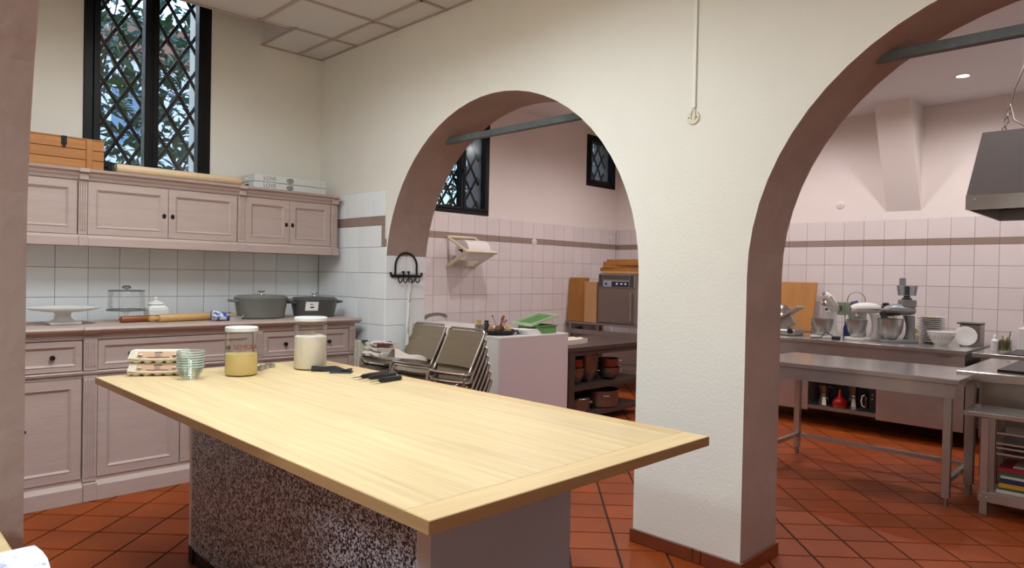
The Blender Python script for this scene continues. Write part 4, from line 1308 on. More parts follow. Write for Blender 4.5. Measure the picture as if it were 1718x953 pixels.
def pot(label, c, z, rad, h, m, handles=True, lid=False, g='pots on the dark table shelves', bowl=False, hd=(0, 1)):
    r = thing('cooking_pot', label, 'pot', (*c, z), g)
    if bowl:
        pr = [(0, .001), (rad * .45, .001), (rad * .80, h * .25), (rad * .97, h * .6), (rad, h), (rad * 1.03, h), (rad * 1.0, h - .004), (rad * .95, h * .6), (rad * .7, h * .25), (0, .012)]
    else:
        pr = [(0, .001), (rad * .95, .001), (rad, .010), (rad, h - .004), (rad * 1.03, h), (rad * .98, h), (rad * .97, .012), (0, .008)]
    B().lathe(pr, (*c, z), 28).obj('vessel', m, r, smooth=True)
    if handles:
        for s in (-1, 1):
            d = Vector((hd[0], hd[1], 0)).normalized() * s
            n = Vector((-d.y, d.x, 0))
            p = Vector((*c, z + h * .72)) + d * rad
            B().tube([p + n * .035 - d * .004, p + n * .034 + d * .022, p - n * .034 + d * .022, p - n * .035 - d * .004], .006, 6).obj('handle', M_CHROME, r, smooth=True)
    if lid:
        B().lathe([(0, h + .001), (rad, h + .001), (rad * .96, h + .010), (rad * .3, h + .022), (0, h + .024)], (*c, z), 28).obj('lid', m, r, smooth=True)
        B().lathe([(0, h + .0245), (.010, h + .0245), (.018, h + .040), (0, h + .044)], (*c, z), 12).obj('lid_knob', M_CHROME, r, smooth=True)
z1 = .3856
pot('deep steel bowl at the left end of the upper pot shelf', (1.270, 2.060), z1, .10, .16, M_COPPER, False, bowl=True)
pot('orange brown pot nested in the left bowl on the upper shelf', (1.270, 2.060), z1 + .162, .085, .08, mat('copper pot', '#8a5238', .4, .7), False)
pot('tall rounded steel pot in the middle of the upper pot shelf', (1.240, 2.295), z1, .115, .275, M_COPPER, False, bowl=True)
pot('steel bowl at the right of the upper pot shelf', (1.270, 2.610), z1, .12, .125, M_COPPER, True, bowl=True, hd=(.5, 1))
pot('copper coloured pot stacked on the right bowl of the upper shelf', (1.270, 2.610), z1 + .127, .105, .085, mat('copper pot', '#8a5238', .4, .7), True, hd=(.8, 1))
z2 = .1156
pot('wide steel pan at the left of the lower pot shelf', (1.230, 2.130), z2, .15, .12, M_COPPER, True, True, hd=(1, .6))
pot('wide steel pan at the right of the lower pot shelf', (1.230, 2.530), z2, .19, .17, M_COPPER, True, hd=(1, -.7))
folded('white_cloth', 'folded white cloth on the dark table beside the white counter', (1.170, 2.130), .16, .34, DZ + .001, .05, mat('creamy cloth', '#ddd0bd', .95, bump=.2), .15, group=None)

# ================================================================== OVEN CORNER
SX0, SX1, SY0, SY1, SZ = -.41, .90, 3.88, 4.62, .838
r = thing('oven_stand', 'steel stand with a lower shelf carrying the brown oven', 'stand', (.35, 4.25, 0))
B().box(SX0, SX1, SY0, SY1, SZ - .025, SZ).obj('top', M_STEELD, r, bevel=.002)
for x in (SX0 + .05, SX1 - .09):
    for y in (SY0 + .02, SY1 - .06):
        B().box(x, x + .04, y, y + .04, 0, SZ - .0255).obj('leg', M_STEELD, r)
for za, zb in ((.68, .74), (.30, .34)):
    B().box(SX0 + .09, SX1 - .09, SY0 + .025, SY0 + .05, za, zb).obj('rail', M_STEELD, r)
B().box(SX0 + .06, SX1 - .05, SY0 + .065, SY1 - .065, .30, .325).obj('shelf', M_STEELD, r)
B().box(SX0 + .57, SX1 - .091, SY0 + .09, SY1 - .10, .3255, .66).obj('cabinet', M_OVEN, r)
oz = SZ + .0006
r = thing('oven', 'brown steel countertop oven with blue control panel in the corner', 'oven', (.37, 4.2, oz))
OX0, OX1 = .10, .66
B().box(OX0, OX1, 3.94, 4.5, oz, oz + .64).obj('body', M_OVEN, r, bevel=.005)
B().box(OX0 + .005, OX1 - .005, 3.92, 3.9395, oz + .02, oz + .445).obj('door', mat('oven door brown', '#85756d', .3, .5), r, bevel=.003)
B().box(OX1 - .05, OX1 - .02, 3.895, 3.9195, oz + .05, oz + .41).obj('door_handle', M_STEELD, r, bevel=.003)
B().box(OX0 + .005, OX1 - .005, 3.925, 3.9395, oz + .465, oz + .63).obj('control_panel', mat('grey panel', '#9a8f8a', .4, .4), r)
B().box(OX0 + .085, OX1 - .085, 3.922, 3.9245, oz + .475, oz + .55).obj('display_panel', mat('pale blue panel', '#aab4c0', .4), r)
B().box(OX0 + .215, OX1 - .085, 3.9195, 3.9218, oz + .475, oz + .54).obj('dark_panel', mat('navy panel', '#1e2a48', .4), r)
B().box(OX0 + .085, OX1 - .085, 3.922, 3.9245, oz + .565, oz + .62).obj('vent_panel', mat('dark vent', '#4c4642', .5), r)
for k in range(7):
    B().box(OX0 + .10, OX1 - .10, 3.9195, 3.9218, oz + .568 + k * .0075, oz + .571 + k * .0075).obj('vent_slat', M_OVEN, r)
for k, x in enumerate((OX0 + .13, OX0 + .30, OX0 + .37, OX0 + .43)):
    B().lathe([(0, 0), (.014, 0), (.013, .010), (0, .011)], M=Matrix.Translation((x, 3.9190, oz + .51)) @ Matrix.Rotation(math.pi / 2, 4, 'X'), seg=12).obj('dial', M_WHITE if k else mat('navy panel', '#1e2a48', .4), r)
for x in (OX0 + .012, OX1 - .072):
    B().box(x, x + .06, 3.922, 3.9245, oz + .472, oz + .622).obj('side_vent', mat('dark vent', '#4c4642', .5), r)
tz = oz + .6408
for k, (x0, x1, y0, h, m) in enumerate(((.12, .86, 3.93, .028, M_BOARDP), (.06, .84, 3.95, .045, M_BOARD), (.09, .85, 3.97, .028, M_BOARD), (.11, .70, 3.95, .050, M_BOARD), (.15, .62, 3.97, .030, M_BOARD))):
    o = B().box(-(x1 - x0) / 2, (x1 - x0) / 2, -.2, .2, 0, h).obj('wooden_board', m, None, bevel=.004)
    o.location = ((x0 + x1) / 2, y0 + .25, tz); o.rotation_euler = (0, 0, (.05, -.06, .08, -.05, .04)[k])
    tag(o, f'wooden board lying on the brown oven, {["lowest", "second from the bottom", "third from the bottom", "fourth from the bottom", "topmost"][k]} of the stack', 'board', 'wooden boards on the oven')
    tz += h + .0008
M4 = Matrix.Translation((-.20, 3.93, oz)) @ Matrix.Rotation(math.radians(4), 4, 'Y')
o = B().box(-.015, .015, -.0, .29, 0, .58).obj('leaning_board', M_BOARD, None, bevel=.003)
o.location = (-.112, 3.955, oz + .0015); o.rotation_euler = (0, math.radians(5), math.radians(97))
tag(o, 'dark honey wooden board leaning beside the brown oven', 'board', 'boards leaning by the oven')
o = B().box(0, .185, 0, .07, 0, .53).obj('leaning_board', M_BOARDP, None, bevel=.004)
o.location = (-.105, 3.90, oz); o.rotation_euler = (0, 0, math.radians(2))
tag(o, 'thick pale wooden board standing next to the brown oven', 'board', 'boards leaning by the oven')

# ================================================================== KITCHEN BEHIND THE SECOND ARCH
# steel table
QX0, QX1, QY0, QY1, QZ = 3.16, 4.515, 1.90, 2.66, .833
r = thing('steel_table', 'brushed steel table with square legs and low rails in the second arch', 'table', (3.85, 2.28, 0))
B().box(QX0, QX1, QY0, QY1, QZ - .035, QZ).obj('top', M_STEEL, r, bevel=.004)
for ya in (QY0 + .03, QY1 - .045):
    B().box(QX0 + .02, QX1 - .02, ya, ya + .015, QZ - .125, QZ - .0355).obj('apron', M_STEEL, r)
for x in (QX0 + .075, QX1 - .075):
    for y in (QY0 + .10, QY1 - .06):
        B().box(x - .023, x + .023, y - .023, y + .023, .055, QZ - .0355).obj('leg', M_STEEL, r, bevel=.002)
        B().tube([(x, y, 0), (x, y, .0548)], .016, 10).obj('foot', M_STEELD, r)
B().box(QX0 + .10, QX1 - .10, QY1 - .075, QY1 - .045, .145, .175).obj('rail', M_STEEL, r)
for x in (QX0 + .075, QX1 - .075):
    B().box(x - .015, x + .015, QY0 + .124, QY1 - .084, .145, .175).obj('rail', M_STEEL, r)
# back counter
KX0, KX1, KY0, KY1, KZ = 1.9, 4.165, 3.83, 4.96, .855
r = thing('back_counter', 'long steel counter with open niche below the mixers', 'counter', (3.0, 4.4, 0))
B().box(KX0, KX1, KY0, KY1, KZ - .036, KZ).obj('top', M_STEEL, r, bevel=.003)
B().box(KX0, 2.825, KY0 + .02, KY1 - .3, .145, KZ - .0365).obj('left_panel', M_STEEL, r)
B().box(3.455, KX1 - .01, KY0 + .02, KY1 - .3, .145, KZ - .0365).obj('right_panel', M_STEEL, r)
B().box(2.8255, 3.4545, KY0 + .02, KY0 + .04, .60, KZ - .0365).obj('upper_panel', M_STEEL, r)
B().box(2.8255, 3.4545, KY0 + .02, KY1 - .3, .165, .2).obj('niche_shelf', M_STEELD, r)
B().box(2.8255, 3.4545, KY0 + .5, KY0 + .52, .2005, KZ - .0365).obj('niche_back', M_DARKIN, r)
for x in (2.05, 4.05):
    for y in (KY0 + .07, KY1 - .4):
        B().tube([(x, y, 0), (x, y, .144)], .022, 10).obj('foot', M_STEELD, r)
text('maker_badge', 'ZANUSSI', .026, mat('dark badge', '#3a3634', .5), r, (3.995 - 3.0, KY0 + .0185 - 4.4, .783), (math.pi / 2, 0, 0))
# niche contents
nz = .2006
def moka(label, x, y, s):
    r = thing('moka_pot', label, 'moka pot', (x, y, nz), 'moka pots in the niche')
    B().lathe([(0, 0), (.048 * s, 0), (.050 * s, .004), (.036 * s, .080 * s), (0, .080 * s)], (x, y, nz), 8).obj('boiler', M_CHROME, r)
    B().lathe([(.0, .081 * s), (.034 * s, .081 * s), (.036 * s, .095 * s), (.030 * s, .105 * s), (.046 * s, .185 * s), (0, .187 * s)], (x, y, nz), 8).obj('upper_pot', M_COPPER, r)
    B().lathe([(0, .188 * s), (.046 * s, .188 * s), (.01, .205 * s), (.012, .22 * s), (0, .222 * s)], (x, y, nz), 8).obj('lid', M_BLACKPL, r)
    B().tube([(x + .044 * s, y, nz + .175 * s), (x + .085 * s, y, nz + .170 * s), (x + .080 * s, y, nz + .10 * s)], .007, 6).obj('handle', M_BLACKPL, r)
moka('moka coffee pot at the left of the niche', 2.945, 3.95, 1.05)
moka('moka coffee pot standing behind the red pot in the niche', 3.185, 4.06, 1.1)
r = thing('red_pot', 'red enamel pot with pointed conical lid in the niche', 'pot', (3.105, 3.93, nz))
B().lathe([(0, 0), (.058, 0), (.062, .006), (.062, .020), (0, .020)], (3.105, 3.93, nz), 28).obj('base', mat('terracotta base', '#b1552c', .5), r, smooth=True)
B().lathe([(0, .0205), (.064, .0205), (.068, .045), (.060, .070), (.030, .096), (.016, .115), (.011, .165), (.009, .172), (0, .174)], (3.105, 3.93, nz), 28).obj('lid', M_RED, r, smooth=True)
r = thing('coffee_machine', 'small black coffee machine with pale handle in the niche', 'coffee machine', (3.36, 3.98, nz))
B().box(3.29, 3.435, 3.93, 4.1, nz, nz + .02).box(3.37, 3.435, 3.93, 4.1, nz + .02, nz + .27).box(3.29, 3.37, 3.95, 4.1, nz + .20, nz + .27).obj('body', M_BLACKPL, r, bevel=.005)
B().tube([(3.335, 3.915, nz + .15), (3.315, 3.91, nz + .14), (3.308, 3.91, nz + .09), (3.318, 3.91, nz + .045), (3.34, 3.915, nz + .038)], .007, 8).obj('handle', M_WHITE, r, smooth=True)
B().lathe([(0, 0), (.032, 0), (.034, .01), (.034, .10), (.030, .12), (0, .12)], (3.335, 3.96, nz + .0205), 18).obj('carafe', glass('dark carafe glass', (.25, .22, .2), .2), r, smooth=True)
for k in range(2):
    B().lathe([(0, 0), (.008, 0), (.008, .004), (0, .005)], M=Matrix.Translation((3.40, 3.9298, nz + .12 + k * .04)) @ Matrix.Rotation(math.pi / 2, 4, 'X'), seg=10).obj('dial', M_STEEL, r)

# stand mixers
kz = KZ + .0006
def mixer(label, loc, deg, tilt, style, bw=.105, bh=.17):
    r = thing('stand_mixer', label, 'stand mixer', (0, 0, 0), 'stand mixers on the back counter')
    body = M_WHITE if style == 'white' else mat('grey mixer body', '#8d8f90', .35, .4)
    b = B()
    n = 20
    pts = [(.045 + (.125) * math.cos(a), .115 * math.sin(a)) for a in [math.pi * (-.5 + i / 10) for i in range(11)]] + [(-.17, .075), (-.185, .04), (-.185, -.04), (-.17, -.075)]
    b.prism(pts, 'z', 0, .026)
    b.obj('base', body, r, bevel=.008, bseg=2)
    g = []
    for z, xc, hx, hy in ((.0265, -.125, .055, .062), (.08, -.13, .042, .048), (.16, -.13, .038, .044), (.235, -.12, .046, .052), (.262, -.11, .05, .055)):
        g.append([(xc + hx * math.cos(a), hy * math.sin(a), z) for a in [2 * math.pi * k / 16 for k in range(17)]])
    c = B().sheet(g)
    c.add([p for p in g[-1][:-1]], [tuple(range(16))])
    c.obj('column', body, r, smooth=True)
    T = Matrix.Translation((-.12, 0, .262)) @ Matrix.Rotation(-tilt, 4, 'Y')
    h = B()
    rings = []
    for t, rx, zc in ((-.045, .020, .05), (-.04, .045, .05), (0, .062, .055), (.08, .070, .058), (.16, .068, .055), (.215, .055, .050), (.24, .036, .047), (.25, .012, .046)):
        rings.append([(t, rx * .85 * math.cos(a), zc + rx * .80 * math.sin(a)) for a in [2 * math.pi * k / 18 for k in range(19)]])
    h.sheet(rings, 0, T)
    hd = h.obj('head', body, r, smooth=True)
    B().tube([T @ Vector((.13 + .022 * 0, 0, .048)) + T.to_3x3() @ Vector((.112, 0, 0)), T @ Vector((.262, 0, .047))], [.022, .018], 12).obj('hub_cap', M_CHROME, hd, smooth=True)
    B().lathe([(0, 0), (.030, 0), (.032, .012), (.026, .04), (0, .042)], M=T @ Matrix.Translation((.175, 0, -.038)), seg=16).obj('planetary', M_CHROME, hd, smooth=True)
    B().box(-.02, .20, -.0605, .0605, .047, .054, T).obj('trim_band', M_CHROME, hd)
    B().tube([T @ Vector((.0, -.055, .03)), T @ Vector((.0, -.075, .03))], [.010, .014], 10).obj('speed_knob', M_BLACKPL, hd)
    bx = .06
    if style == 'white':
        prof = [(0, .002), (bw * .55, .002), (bw * .58, .015), (bw * .80, bh * .35), (bw * .97, bh * .75), (bw, bh), (bw * 1.03, bh), (bw * .96, bh * .7), (bw * .75, bh * .3), (0, .02)]
    else:
        prof = [(0, .002), (bw * .5, .002), (bw * .55, .014), (bw * .85, bh * .3), (bw * 1.0, bh * .7), (bw * 1.0, bh), (bw * 1.04, bh), (bw * .97, bh * .7), (bw * .8, bh * .3), (0, .02)]
    bo = B().lathe(prof, (bx, 0, .027), 28).obj('bowl', M_STEEL, r, smooth=True)
    B().tube([(bx - .02, -bw * .9, .15), (bx - .03, -bw - .03, .14), (bx - .03, -bw - .032, .09), (bx - .02, -bw * .78, .08)], .006, 8).obj('bowl_handle', M_CHROME, bo, smooth=True)
    if style == 'grey':
        B().box(-.16, -.03, -.055, .055, .345, .415, None).obj('top_housing', body, r, bevel=.006)
        B().lathe([(0, .4155), (.045, .4155), (.045, .43), (.03, .435), (.03, .455), (0, .455)], (-.09, 0, 0), 20).obj('drive_coupling', mat('dark grey plastic', '#4a4d50', .4), r, smooth=True)
        ag = glass('smoky plastic', (.62, .66, .70), .12, .1)
        B().lathe([(0, .456), (.078, .456), (.088, .545), (.092, .545), (.092, .552), (0, .554)], (-.09, 0, 0), 28).obj('processor_bowl', ag, r, smooth=True)
        B().lathe([(0, .46), (.022, .46), (.020, .545), (0, .546)], (-.09, 0, 0), 16).obj('inner_hub', mat('dark grey plastic', '#4a4d50', .4), r, smooth=True)
        B().lathe([(0, .5545), (.030, .5545), (.028, .625), (.020, .625), (.020, .56), (0, .56)], (-.045, .0, 0), 18).obj('feed_tube', mat('grey plastic tube', '#85898c', .4), r, smooth=True)
        B().box(.0, .14, -.058, .058, .262, .275).obj('splash_guard', M_BLACKPL, r)
    r.location = (*loc, kz)
    r.rotation_euler = (0, 0, math.radians(deg))
    return r
mixer('white stand mixer with tilted head and steel bowl, left of three', (2.86, 4.17), 262, math.radians(38), 'white')
mixer('white stand mixer with lowered head and straight steel bowl, middle of three', (3.20, 4.235), 222, 0, 'white', .098, .175)
mixer('grey stand mixer with food processor on top beside the plates', (3.50, 4.26), 222, 0, 'grey', .112, .20)
# green appliance with wire handle behind the mixers
r = thing('small_appliance', 'greenish grey upright appliance with wire handle behind the middle mixer', 'appliance', (3.0, 4.62, kz))
B().box(2.90, 3.09, 4.58, 4.70, kz, kz + .36).obj('body', mat('grey green paint', '#7b8577', .4), r, bevel=.01, bseg=2)
B().box(2.80, 2.8995, 4.59, 4.66, kz + .22, kz + .36).obj('side_unit', mat('green panel', '#7c8e6c', .5), r, bevel=.004)
B().box(2.83, 2.875, 4.582, 4.5895, kz + .27, kz + .32).obj('dial_plate', mat('dark green', '#3f4a38', .5), r)
B().tube([(2.91, 4.64, kz + .36)] + arc((3.0, kz + .38), .09, 175, 5, 10, 'xz', 4.64) + [(3.09, 4.64, kz + .36)], .005, 6).obj('wire_handle', M_STEELD, r, smooth=True)
B().tube([(2.98, 4.56, kz + .34), (3.04, 4.56, kz + .355)], .03, 10).obj('blue_knob', mat('navy plastic', '#24345c', .4), r)
r = thing('spray_bottle', 'small blue and white spray bottle between the two white mixers', 'bottle', (2.985, 4.42, kz))
B().lathe([(0, 0), (.032, 0), (.034, .01), (.034, .10), (.014, .15), (.012, .17), (0, .17)], (2.985, 4.42, kz), 16).obj('body', mat('navy plastic', '#24345c', .4), r, smooth=True)
B().lathe([(0, .1705), (.018, .1705), (.014, .21), (.006, .235), (0, .235)], (2.985, 4.42, kz), 12).obj('nozzle', M_WHITE, r, smooth=True)
r = thing('coffee_grinder', 'dark coffee grinder with beige upright behind the middle mixer', 'grinder', (3.36, 4.55, kz))
B().box(3.27, 3.365, 4.50, 4.60, kz, kz + .34).obj('body', mat('dark olive plastic', '#33352c', .5), r, bevel=.006)
B().box(3.366, 3.41, 4.50, 4.60, kz, kz + .35).obj('upright', mat('beige plastic', '#b8a68c', .5), r, bevel=.004)
B().lathe([(0, .3405), (.030, .3405), (.036, .36), (.02, .372), (0, .372)], (3.315, 4.55, kz), 14).obj('knob', M_BLACKPL, r)
# power strip and cable
r = thing('power_strip', 'black power strip with plug on the counter between the white mixers', 'power strip', (3.03, 4.03, kz))
B().box(2.985, 3.055, 4.0, 4.05, kz, kz + .03).obj('strip', M_BLACKPL, r, bevel=.004)
B().tube([(2.99, 4.02, kz + .032), (2.93, 4.0, kz + .07), (2.89, 3.98, kz + .012), (2.80, 3.95, kz + .006)], .006, 6).obj('cable', M_BLACKPL, r, smooth=True)
# leaning cutting board
o = B().box(-.33, .33, -.014, .014, 0, .575).obj('cutting_board', M_BOARD, None, bevel=.004)
o.location = (2.17, 4.74, kz + .0015); o.rotation_euler = (math.radians(-14), 0, 0)
tag(o, 'large honey coloured cutting board leaning behind the slicer', 'cutting board')
# slicer at the edge of the pillar
r = thing('meat_slicer', 'silver slicer with angled tray at the left end of the counter', 'slicer', (2.42, 4.15, kz))
M_ALU = mat('cast aluminium', '#b4b0ac', .35, .8)
B().box(2.25, 2.60, 4.05, 4.30, kz, kz + .07).obj('base', M_ALU, r, bevel=.02, bseg=2)
Ms = Matrix.Translation((2.45, 4.15, kz + .20)) @ Matrix.Rotation(math.radians(-32), 4, 'Y')
B().box(-.16, .20, -.09, .09, -.012, .012, Ms).obj('carriage', M_ALU, r, bevel=.004)
B().box(-.10, .06, -.03, .03, -.125, -.0125, Ms).obj('carriage_arm', M_ALU, r)
B().lathe([(0, -.006), (.12, -.004), (.125, 0), (.12, .004), (0, .006)], M=Matrix.Translation((2.36, 4.24, kz + .2)) @ Matrix.Rotation(math.radians(70), 4, 'X'), seg=30).obj('blade', M_CHROME, r, smooth=True)
B().lathe([(0, 0), (.026, 0), (.028, .02), (.02, .035), (0, .036)], M=Matrix.Translation((2.55, 4.05, kz + .05)) @ Matrix.Rotation(math.pi / 2, 4, 'X'), seg=16).obj('knob', M_BLACKPL, r, smooth=True)
B().tube([(2.42, 4.06, kz + .30), (2.42, 4.04, kz + .36)], [.012, .02], 8).obj('grip', M_WHITE, r)
# plates
prof = [(0, .002), (.06, .002), (.075, .006), (.122, .018), (.128, .020), (.122, .021), (.07, .011), (0, .007)]
pm = None
for k in range(13):
    if pm is None:
        pm = B().lathe(prof, (0, 0, 0), 32).obj('dinner_plate', M_CERAM, None, smooth=True)
        o = pm
    else:
        o = clone(pm, 'dinner_plate', (0, 0, 0))
    o.location = (3.735, 4.52, kz + k * .0195)
    tag(o, f'white dinner plate, {ORD[12 - k]} of the stack on the counter', 'plate', 'stacked dinner plates')
o = B().box(-.06, .06, -.04, .04, 0, .006).obj('beige_sponge', mat('beige sponge', '#cfb07c', .9), None)
o.location = (3.70, 4.52, kz + 12 * .0195 + .022); o.rotation_euler = (0, 0, .5)
tag(o, 'flat beige cloth pad lying on the stacked plates', 'pad')
r = thing('serving_bowl', 'white bowl with relief pattern in front of the stacked plates', 'bowl', (3.88, 4.26, kz))
B().lathe([(0, 0), (.055, 0), (.055, .012), (.070, .022), (.108, .10), (.118, .125), (.120, .128), (.114, .128), (.10, .10), (.06, .03), (0, .024)], (3.88, 4.26, kz), 36).obj('vessel', M_CERAM, r, smooth=True)
rb = B()
for k in range(22):
    a = 2 * math.pi * k / 22
    rb.tube([(3.88 + q * math.cos(a + s), 4.26 + q * math.sin(a + s), kz + z) for q, z, s in ((.0895, .058, 0), (.0985, .078, .09), (.107, .098, .18))], .0045, 5)
rb.obj('relief_band', mat('grey ceramic relief', '#bdb8b0', .4), r, smooth=True)
B().lathe([(.115, .122), (.122, .126), (.122, .131), (.115, .131), (.115, .122)], (3.88, 4.26, kz), 36).obj('rim', M_CERAM, r, smooth=True)
r = thing('steel_box', 'dark steel box behind the propped plate at the counter end', 'box', (4.06, 4.55, kz))
B().box(3.98, 4.145, 4.48, 4.66, kz, kz + .20).obj('body', M_STEELD, r, bevel=.004)
B().box(3.955, 4.15, 4.47, 4.67, kz + .2005, kz + .215).obj('lid', mat('dark grey lid', '#54504e', .4, .5), r, bevel=.004)
o = B().lathe([(0, .002), (.05, .002), (.062, .006), (.088, .014), (.092, .016), (.088, .017), (.055, .009), (0, .006)], (0, 0, 0), 28).obj('propped_plate', M_CERAM, None, smooth=True)
o.location = (4.045, 4.395, kz + .092); o.rotation_euler = (math.radians(75), 0, math.radians(12))
tag(o, 'small white plate propped upright against the dark steel box', 'plate')
r = thing('yellow_lid_jar', 'small jar with round yellow lid facing the camera by the mixer', 'jar', (3.63, 4.30, kz))
B().lathe([(0, 0), (.026, 0), (.026, .05), (0, .05)], M=Matrix.Translation((3.635, 4.40, kz + .10)) @ Matrix.Rotation(math.radians(75), 4, 'X'), seg=18).obj('jar_body', M_GLASS, r, smooth=True)
B().lathe([(0, .0505), (.028, .0505), (.028, .062), (0, .063)], M=Matrix.Translation((3.635, 4.40, kz + .10)) @ Matrix.Rotation(math.radians(75), 4, 'X'), seg=18).obj('lid', mat('yellow lid', '#a8912a', .5), r, smooth=True)
B().box(3.612, 3.658, 4.335, 4.40, kz, kz + .072).obj('block', mat('beige plastic', '#b8a68c', .5), r)

# right hand counter
r = thing('side_counter', 'steel counter with drainer beyond the cooking range', 'counter', (4.9, 4.4, 0))
B().box(4.20, 6.2, 3.86, 4.94, .81, .846).obj('top', M_STEEL, r, bevel=.003)
B().box(4.26, 6.15, 3.89, 4.70, .12, .8095).obj('body', M_STEELD, r)
B().box(4.42, 5.0, 3.92, 4.5, .8465, .853).obj('drainer', mat('dark drainer', '#4a4442', .4, .5), r)
for x in (4.35, 6.05):
    for y in (3.96, 4.6):
        B().tube([(x, y, 0), (x, y, .1195)], .022, 10).obj('foot', M_STEELD, r)
sz_ = .8466
r = thing('soap_bottle', 'white plastic bottle on the side counter', 'bottle', (4.30, 4.24, sz_))
B().lathe([(0, 0), (.030, 0), (.032, .008), (.032, .090), (.014, .108), (.012, .118), (0, .118)], (4.30, 4.24, sz_), 18).obj('body', M_WHITE, r, smooth=True)
B().lathe([(0, .1185), (.014, .1185), (.013, .136), (.005, .145), (0, .145)], (4.30, 4.24, sz_), 12).obj('cap', M_PAPER, r, smooth=True)
r = thing('utensil_jar', 'square glass jar holding kitchen utensils on the side counter', 'jar', (4.375, 4.255, .854))
gz = .854
jb = B()
for q in ((4.335, 4.415, 4.215, 4.219), (4.335, 4.415, 4.291, 4.295), (4.335, 4.339, 4.2195, 4.2905), (4.411, 4.415, 4.2195, 4.2905)):
    jb.box(*q, gz, gz + .095)
jb.box(4.3395, 4.4105, 4.2195, 4.2905, gz, gz + .005)
jb.obj('glass_body', glass('greenish glass', (.72, .74, .62), .15), r)
for dx, dy, l, m in ((-.015, 0, .13, M_WOODL), (.02, .015, .17, M_STEEL), (.01, -.015, .12, M_STEELD)):
    B().tube([(4.375 + dx * .5, 4.255 + dy, gz + .007), (4.375 + dx * 1.6, 4.255 + dy, gz + l)], .006, 6).obj('utensil', m, r)
for i, (x, y, w, h, t) in enumerate(((4.47, 4.60, .055, .20, 'shorter'), (4.62, 4.55, .06, .29, 'taller'))):
    r = thing('white_canister', f'{t} white plastic canister at the right end of the side counter', 'canister', (x, y, sz_), 'white canisters')
    B().box(x - w, x + w, y - w, y + w, sz_, sz_ + h).obj('body', M_WHITE, r, bevel=.010, bseg=2)
    B().tube([(x, y, sz_ + h), (x, y, sz_ + h + .02)], .022, 12).obj('cap', M_PAPER, r)

# cooking range
RX0, RX1, RY0, RY1, RZ = 4.415, 5.9, 2.30, 3.42, .852
r = thing('cooking_range', 'steel cooking range with black griddle plate at the right edge', 'range', (5.1, 2.9, 0))
B().box(RX0, RX1, RY0, RY1, RZ - .062, RZ).obj('top', M_STEEL, r, bevel=.006)
B().box(RX0 + .21, RX1 - .1, RY0 + .12, RY1 - .2, RZ + .0005, RZ + .018).obj('griddle', mat('black griddle', '#1a1715', .35, .4), r, bevel=.003)
B().box(RX0 + .10, RX1 - .05, RY0 + .25, RY1 - .05, .12, RZ - .0625).obj('body', M_STEELD, r)
B().box(RX0 + .05, RX0 + .0995, RY0 + .05, RY0 + .115, .08, RZ - .0625).obj('front_post', M_STEEL, r)
B().box(RX1 - .15, RX1 - .1, RY0 + .05, RY0 + .115, .08, RZ - .0625).obj('front_post', M_STEEL, r)
for x in (RX0 + .15, RX1 - .15):
    for y in (RY0 + .32, RY1 - .12):
        B().tube([(x, y, 0), (x, y, .1195)], .022, 10).obj('foot', M_STEELD, r)
for x in (RX0 + .075, RX1 - .125):
    B().tube([(x, RY0 + .08, 0), (x, RY0 + .08, .0795)], .02, 10).obj('foot', M_STEELD, r)
# low table with tray rack
LX0, LX1, LY0, LY1, LZ = 4.525, 5.35, 1.99, 2.335, .635
r = thing('tray_table', 'low steel table with tray runners and coloured boards beneath', 'table', (4.95, 2.15, 0))
B().box(LX0, LX1, LY0, LY1, LZ - .03, LZ).obj('top', M_STEEL, r, bevel=.003)
for x in (LX0 + .095, LX1 - .135):
    for y in (LY0 + .01, LY1 - .06):
        B().box(x, x + .042, y, y + .042, 0, LZ - .0305).obj('leg', M_STEEL, r, bevel=.002)
        B().box(x + .043, x + .075, y + .006, y + .036, .16, LZ - .0305).obj('runner_post', M_STEELD, r) if x < 5 else None
B().box(LX0 + .09, LX1 - .09, LY0 - .004, LY0 + .0095, .085, .140).obj('bottom_rail', M_STEEL, r)
B().box(LX0 + .14, LX1 - .14, LY0 + .012, LY1 - .02, .135, .150).obj('bottom_shelf', M_STEEL, r)
for k in range(2):
    B().lathe([(0, 0), (.008, 0), (.006, .004), (0, .005)], M=Matrix.Translation((LX0 + .105 + .03 * k, LY0 - .0045, .112)) @ Matrix.Rotation(math.pi / 2, 4, 'X'), seg=10).obj('screw', M_CHROME, r)
for k, z in enumerate((.515, .452, .425, .388)):
    o = B().box(LX0 + .178, LX1 - .145, LY0 + .012, LY1 - .03, z, z + .004).box(LX0 + .178, LX1 - .145, LY0 + .008, LY0 + .012, z, z + .011).obj('baking_tray', M_STEEL, None)
    tag(o, f'thin steel baking tray under the low table, {ORD[k]} of four', 'baking tray', 'baking trays under the low table')
zz = .1506
for nm, col, h, ins in (('white', '#cfcac4', .022, 0), ('dark green', '#1f5a3a', .012, .01), ('yellow', '#cf9a2c', .028, .012), ('dark blue', '#1d2a55', .028, .016), ('pale grey', '#c8c8c8', .018, .02), ('green', '#2f6b4b', .016, .01), ('red', '#8c1f2c', .032, .005), ('pinkish', '#b89a98', .012, .08)):
    o = B().box(LX0 + .180 + ins, LX1 - .15, LY0 + .016 + ins * .3, LY1 - .03, zz, zz + h).obj('chopping_board', mat('board ' + nm, col, .5), None, bevel=.002)
    tag(o, f'{nm} plastic chopping board in the pile under the low table', 'chopping board', 'coloured chopping boards')
    zz += h + .0006
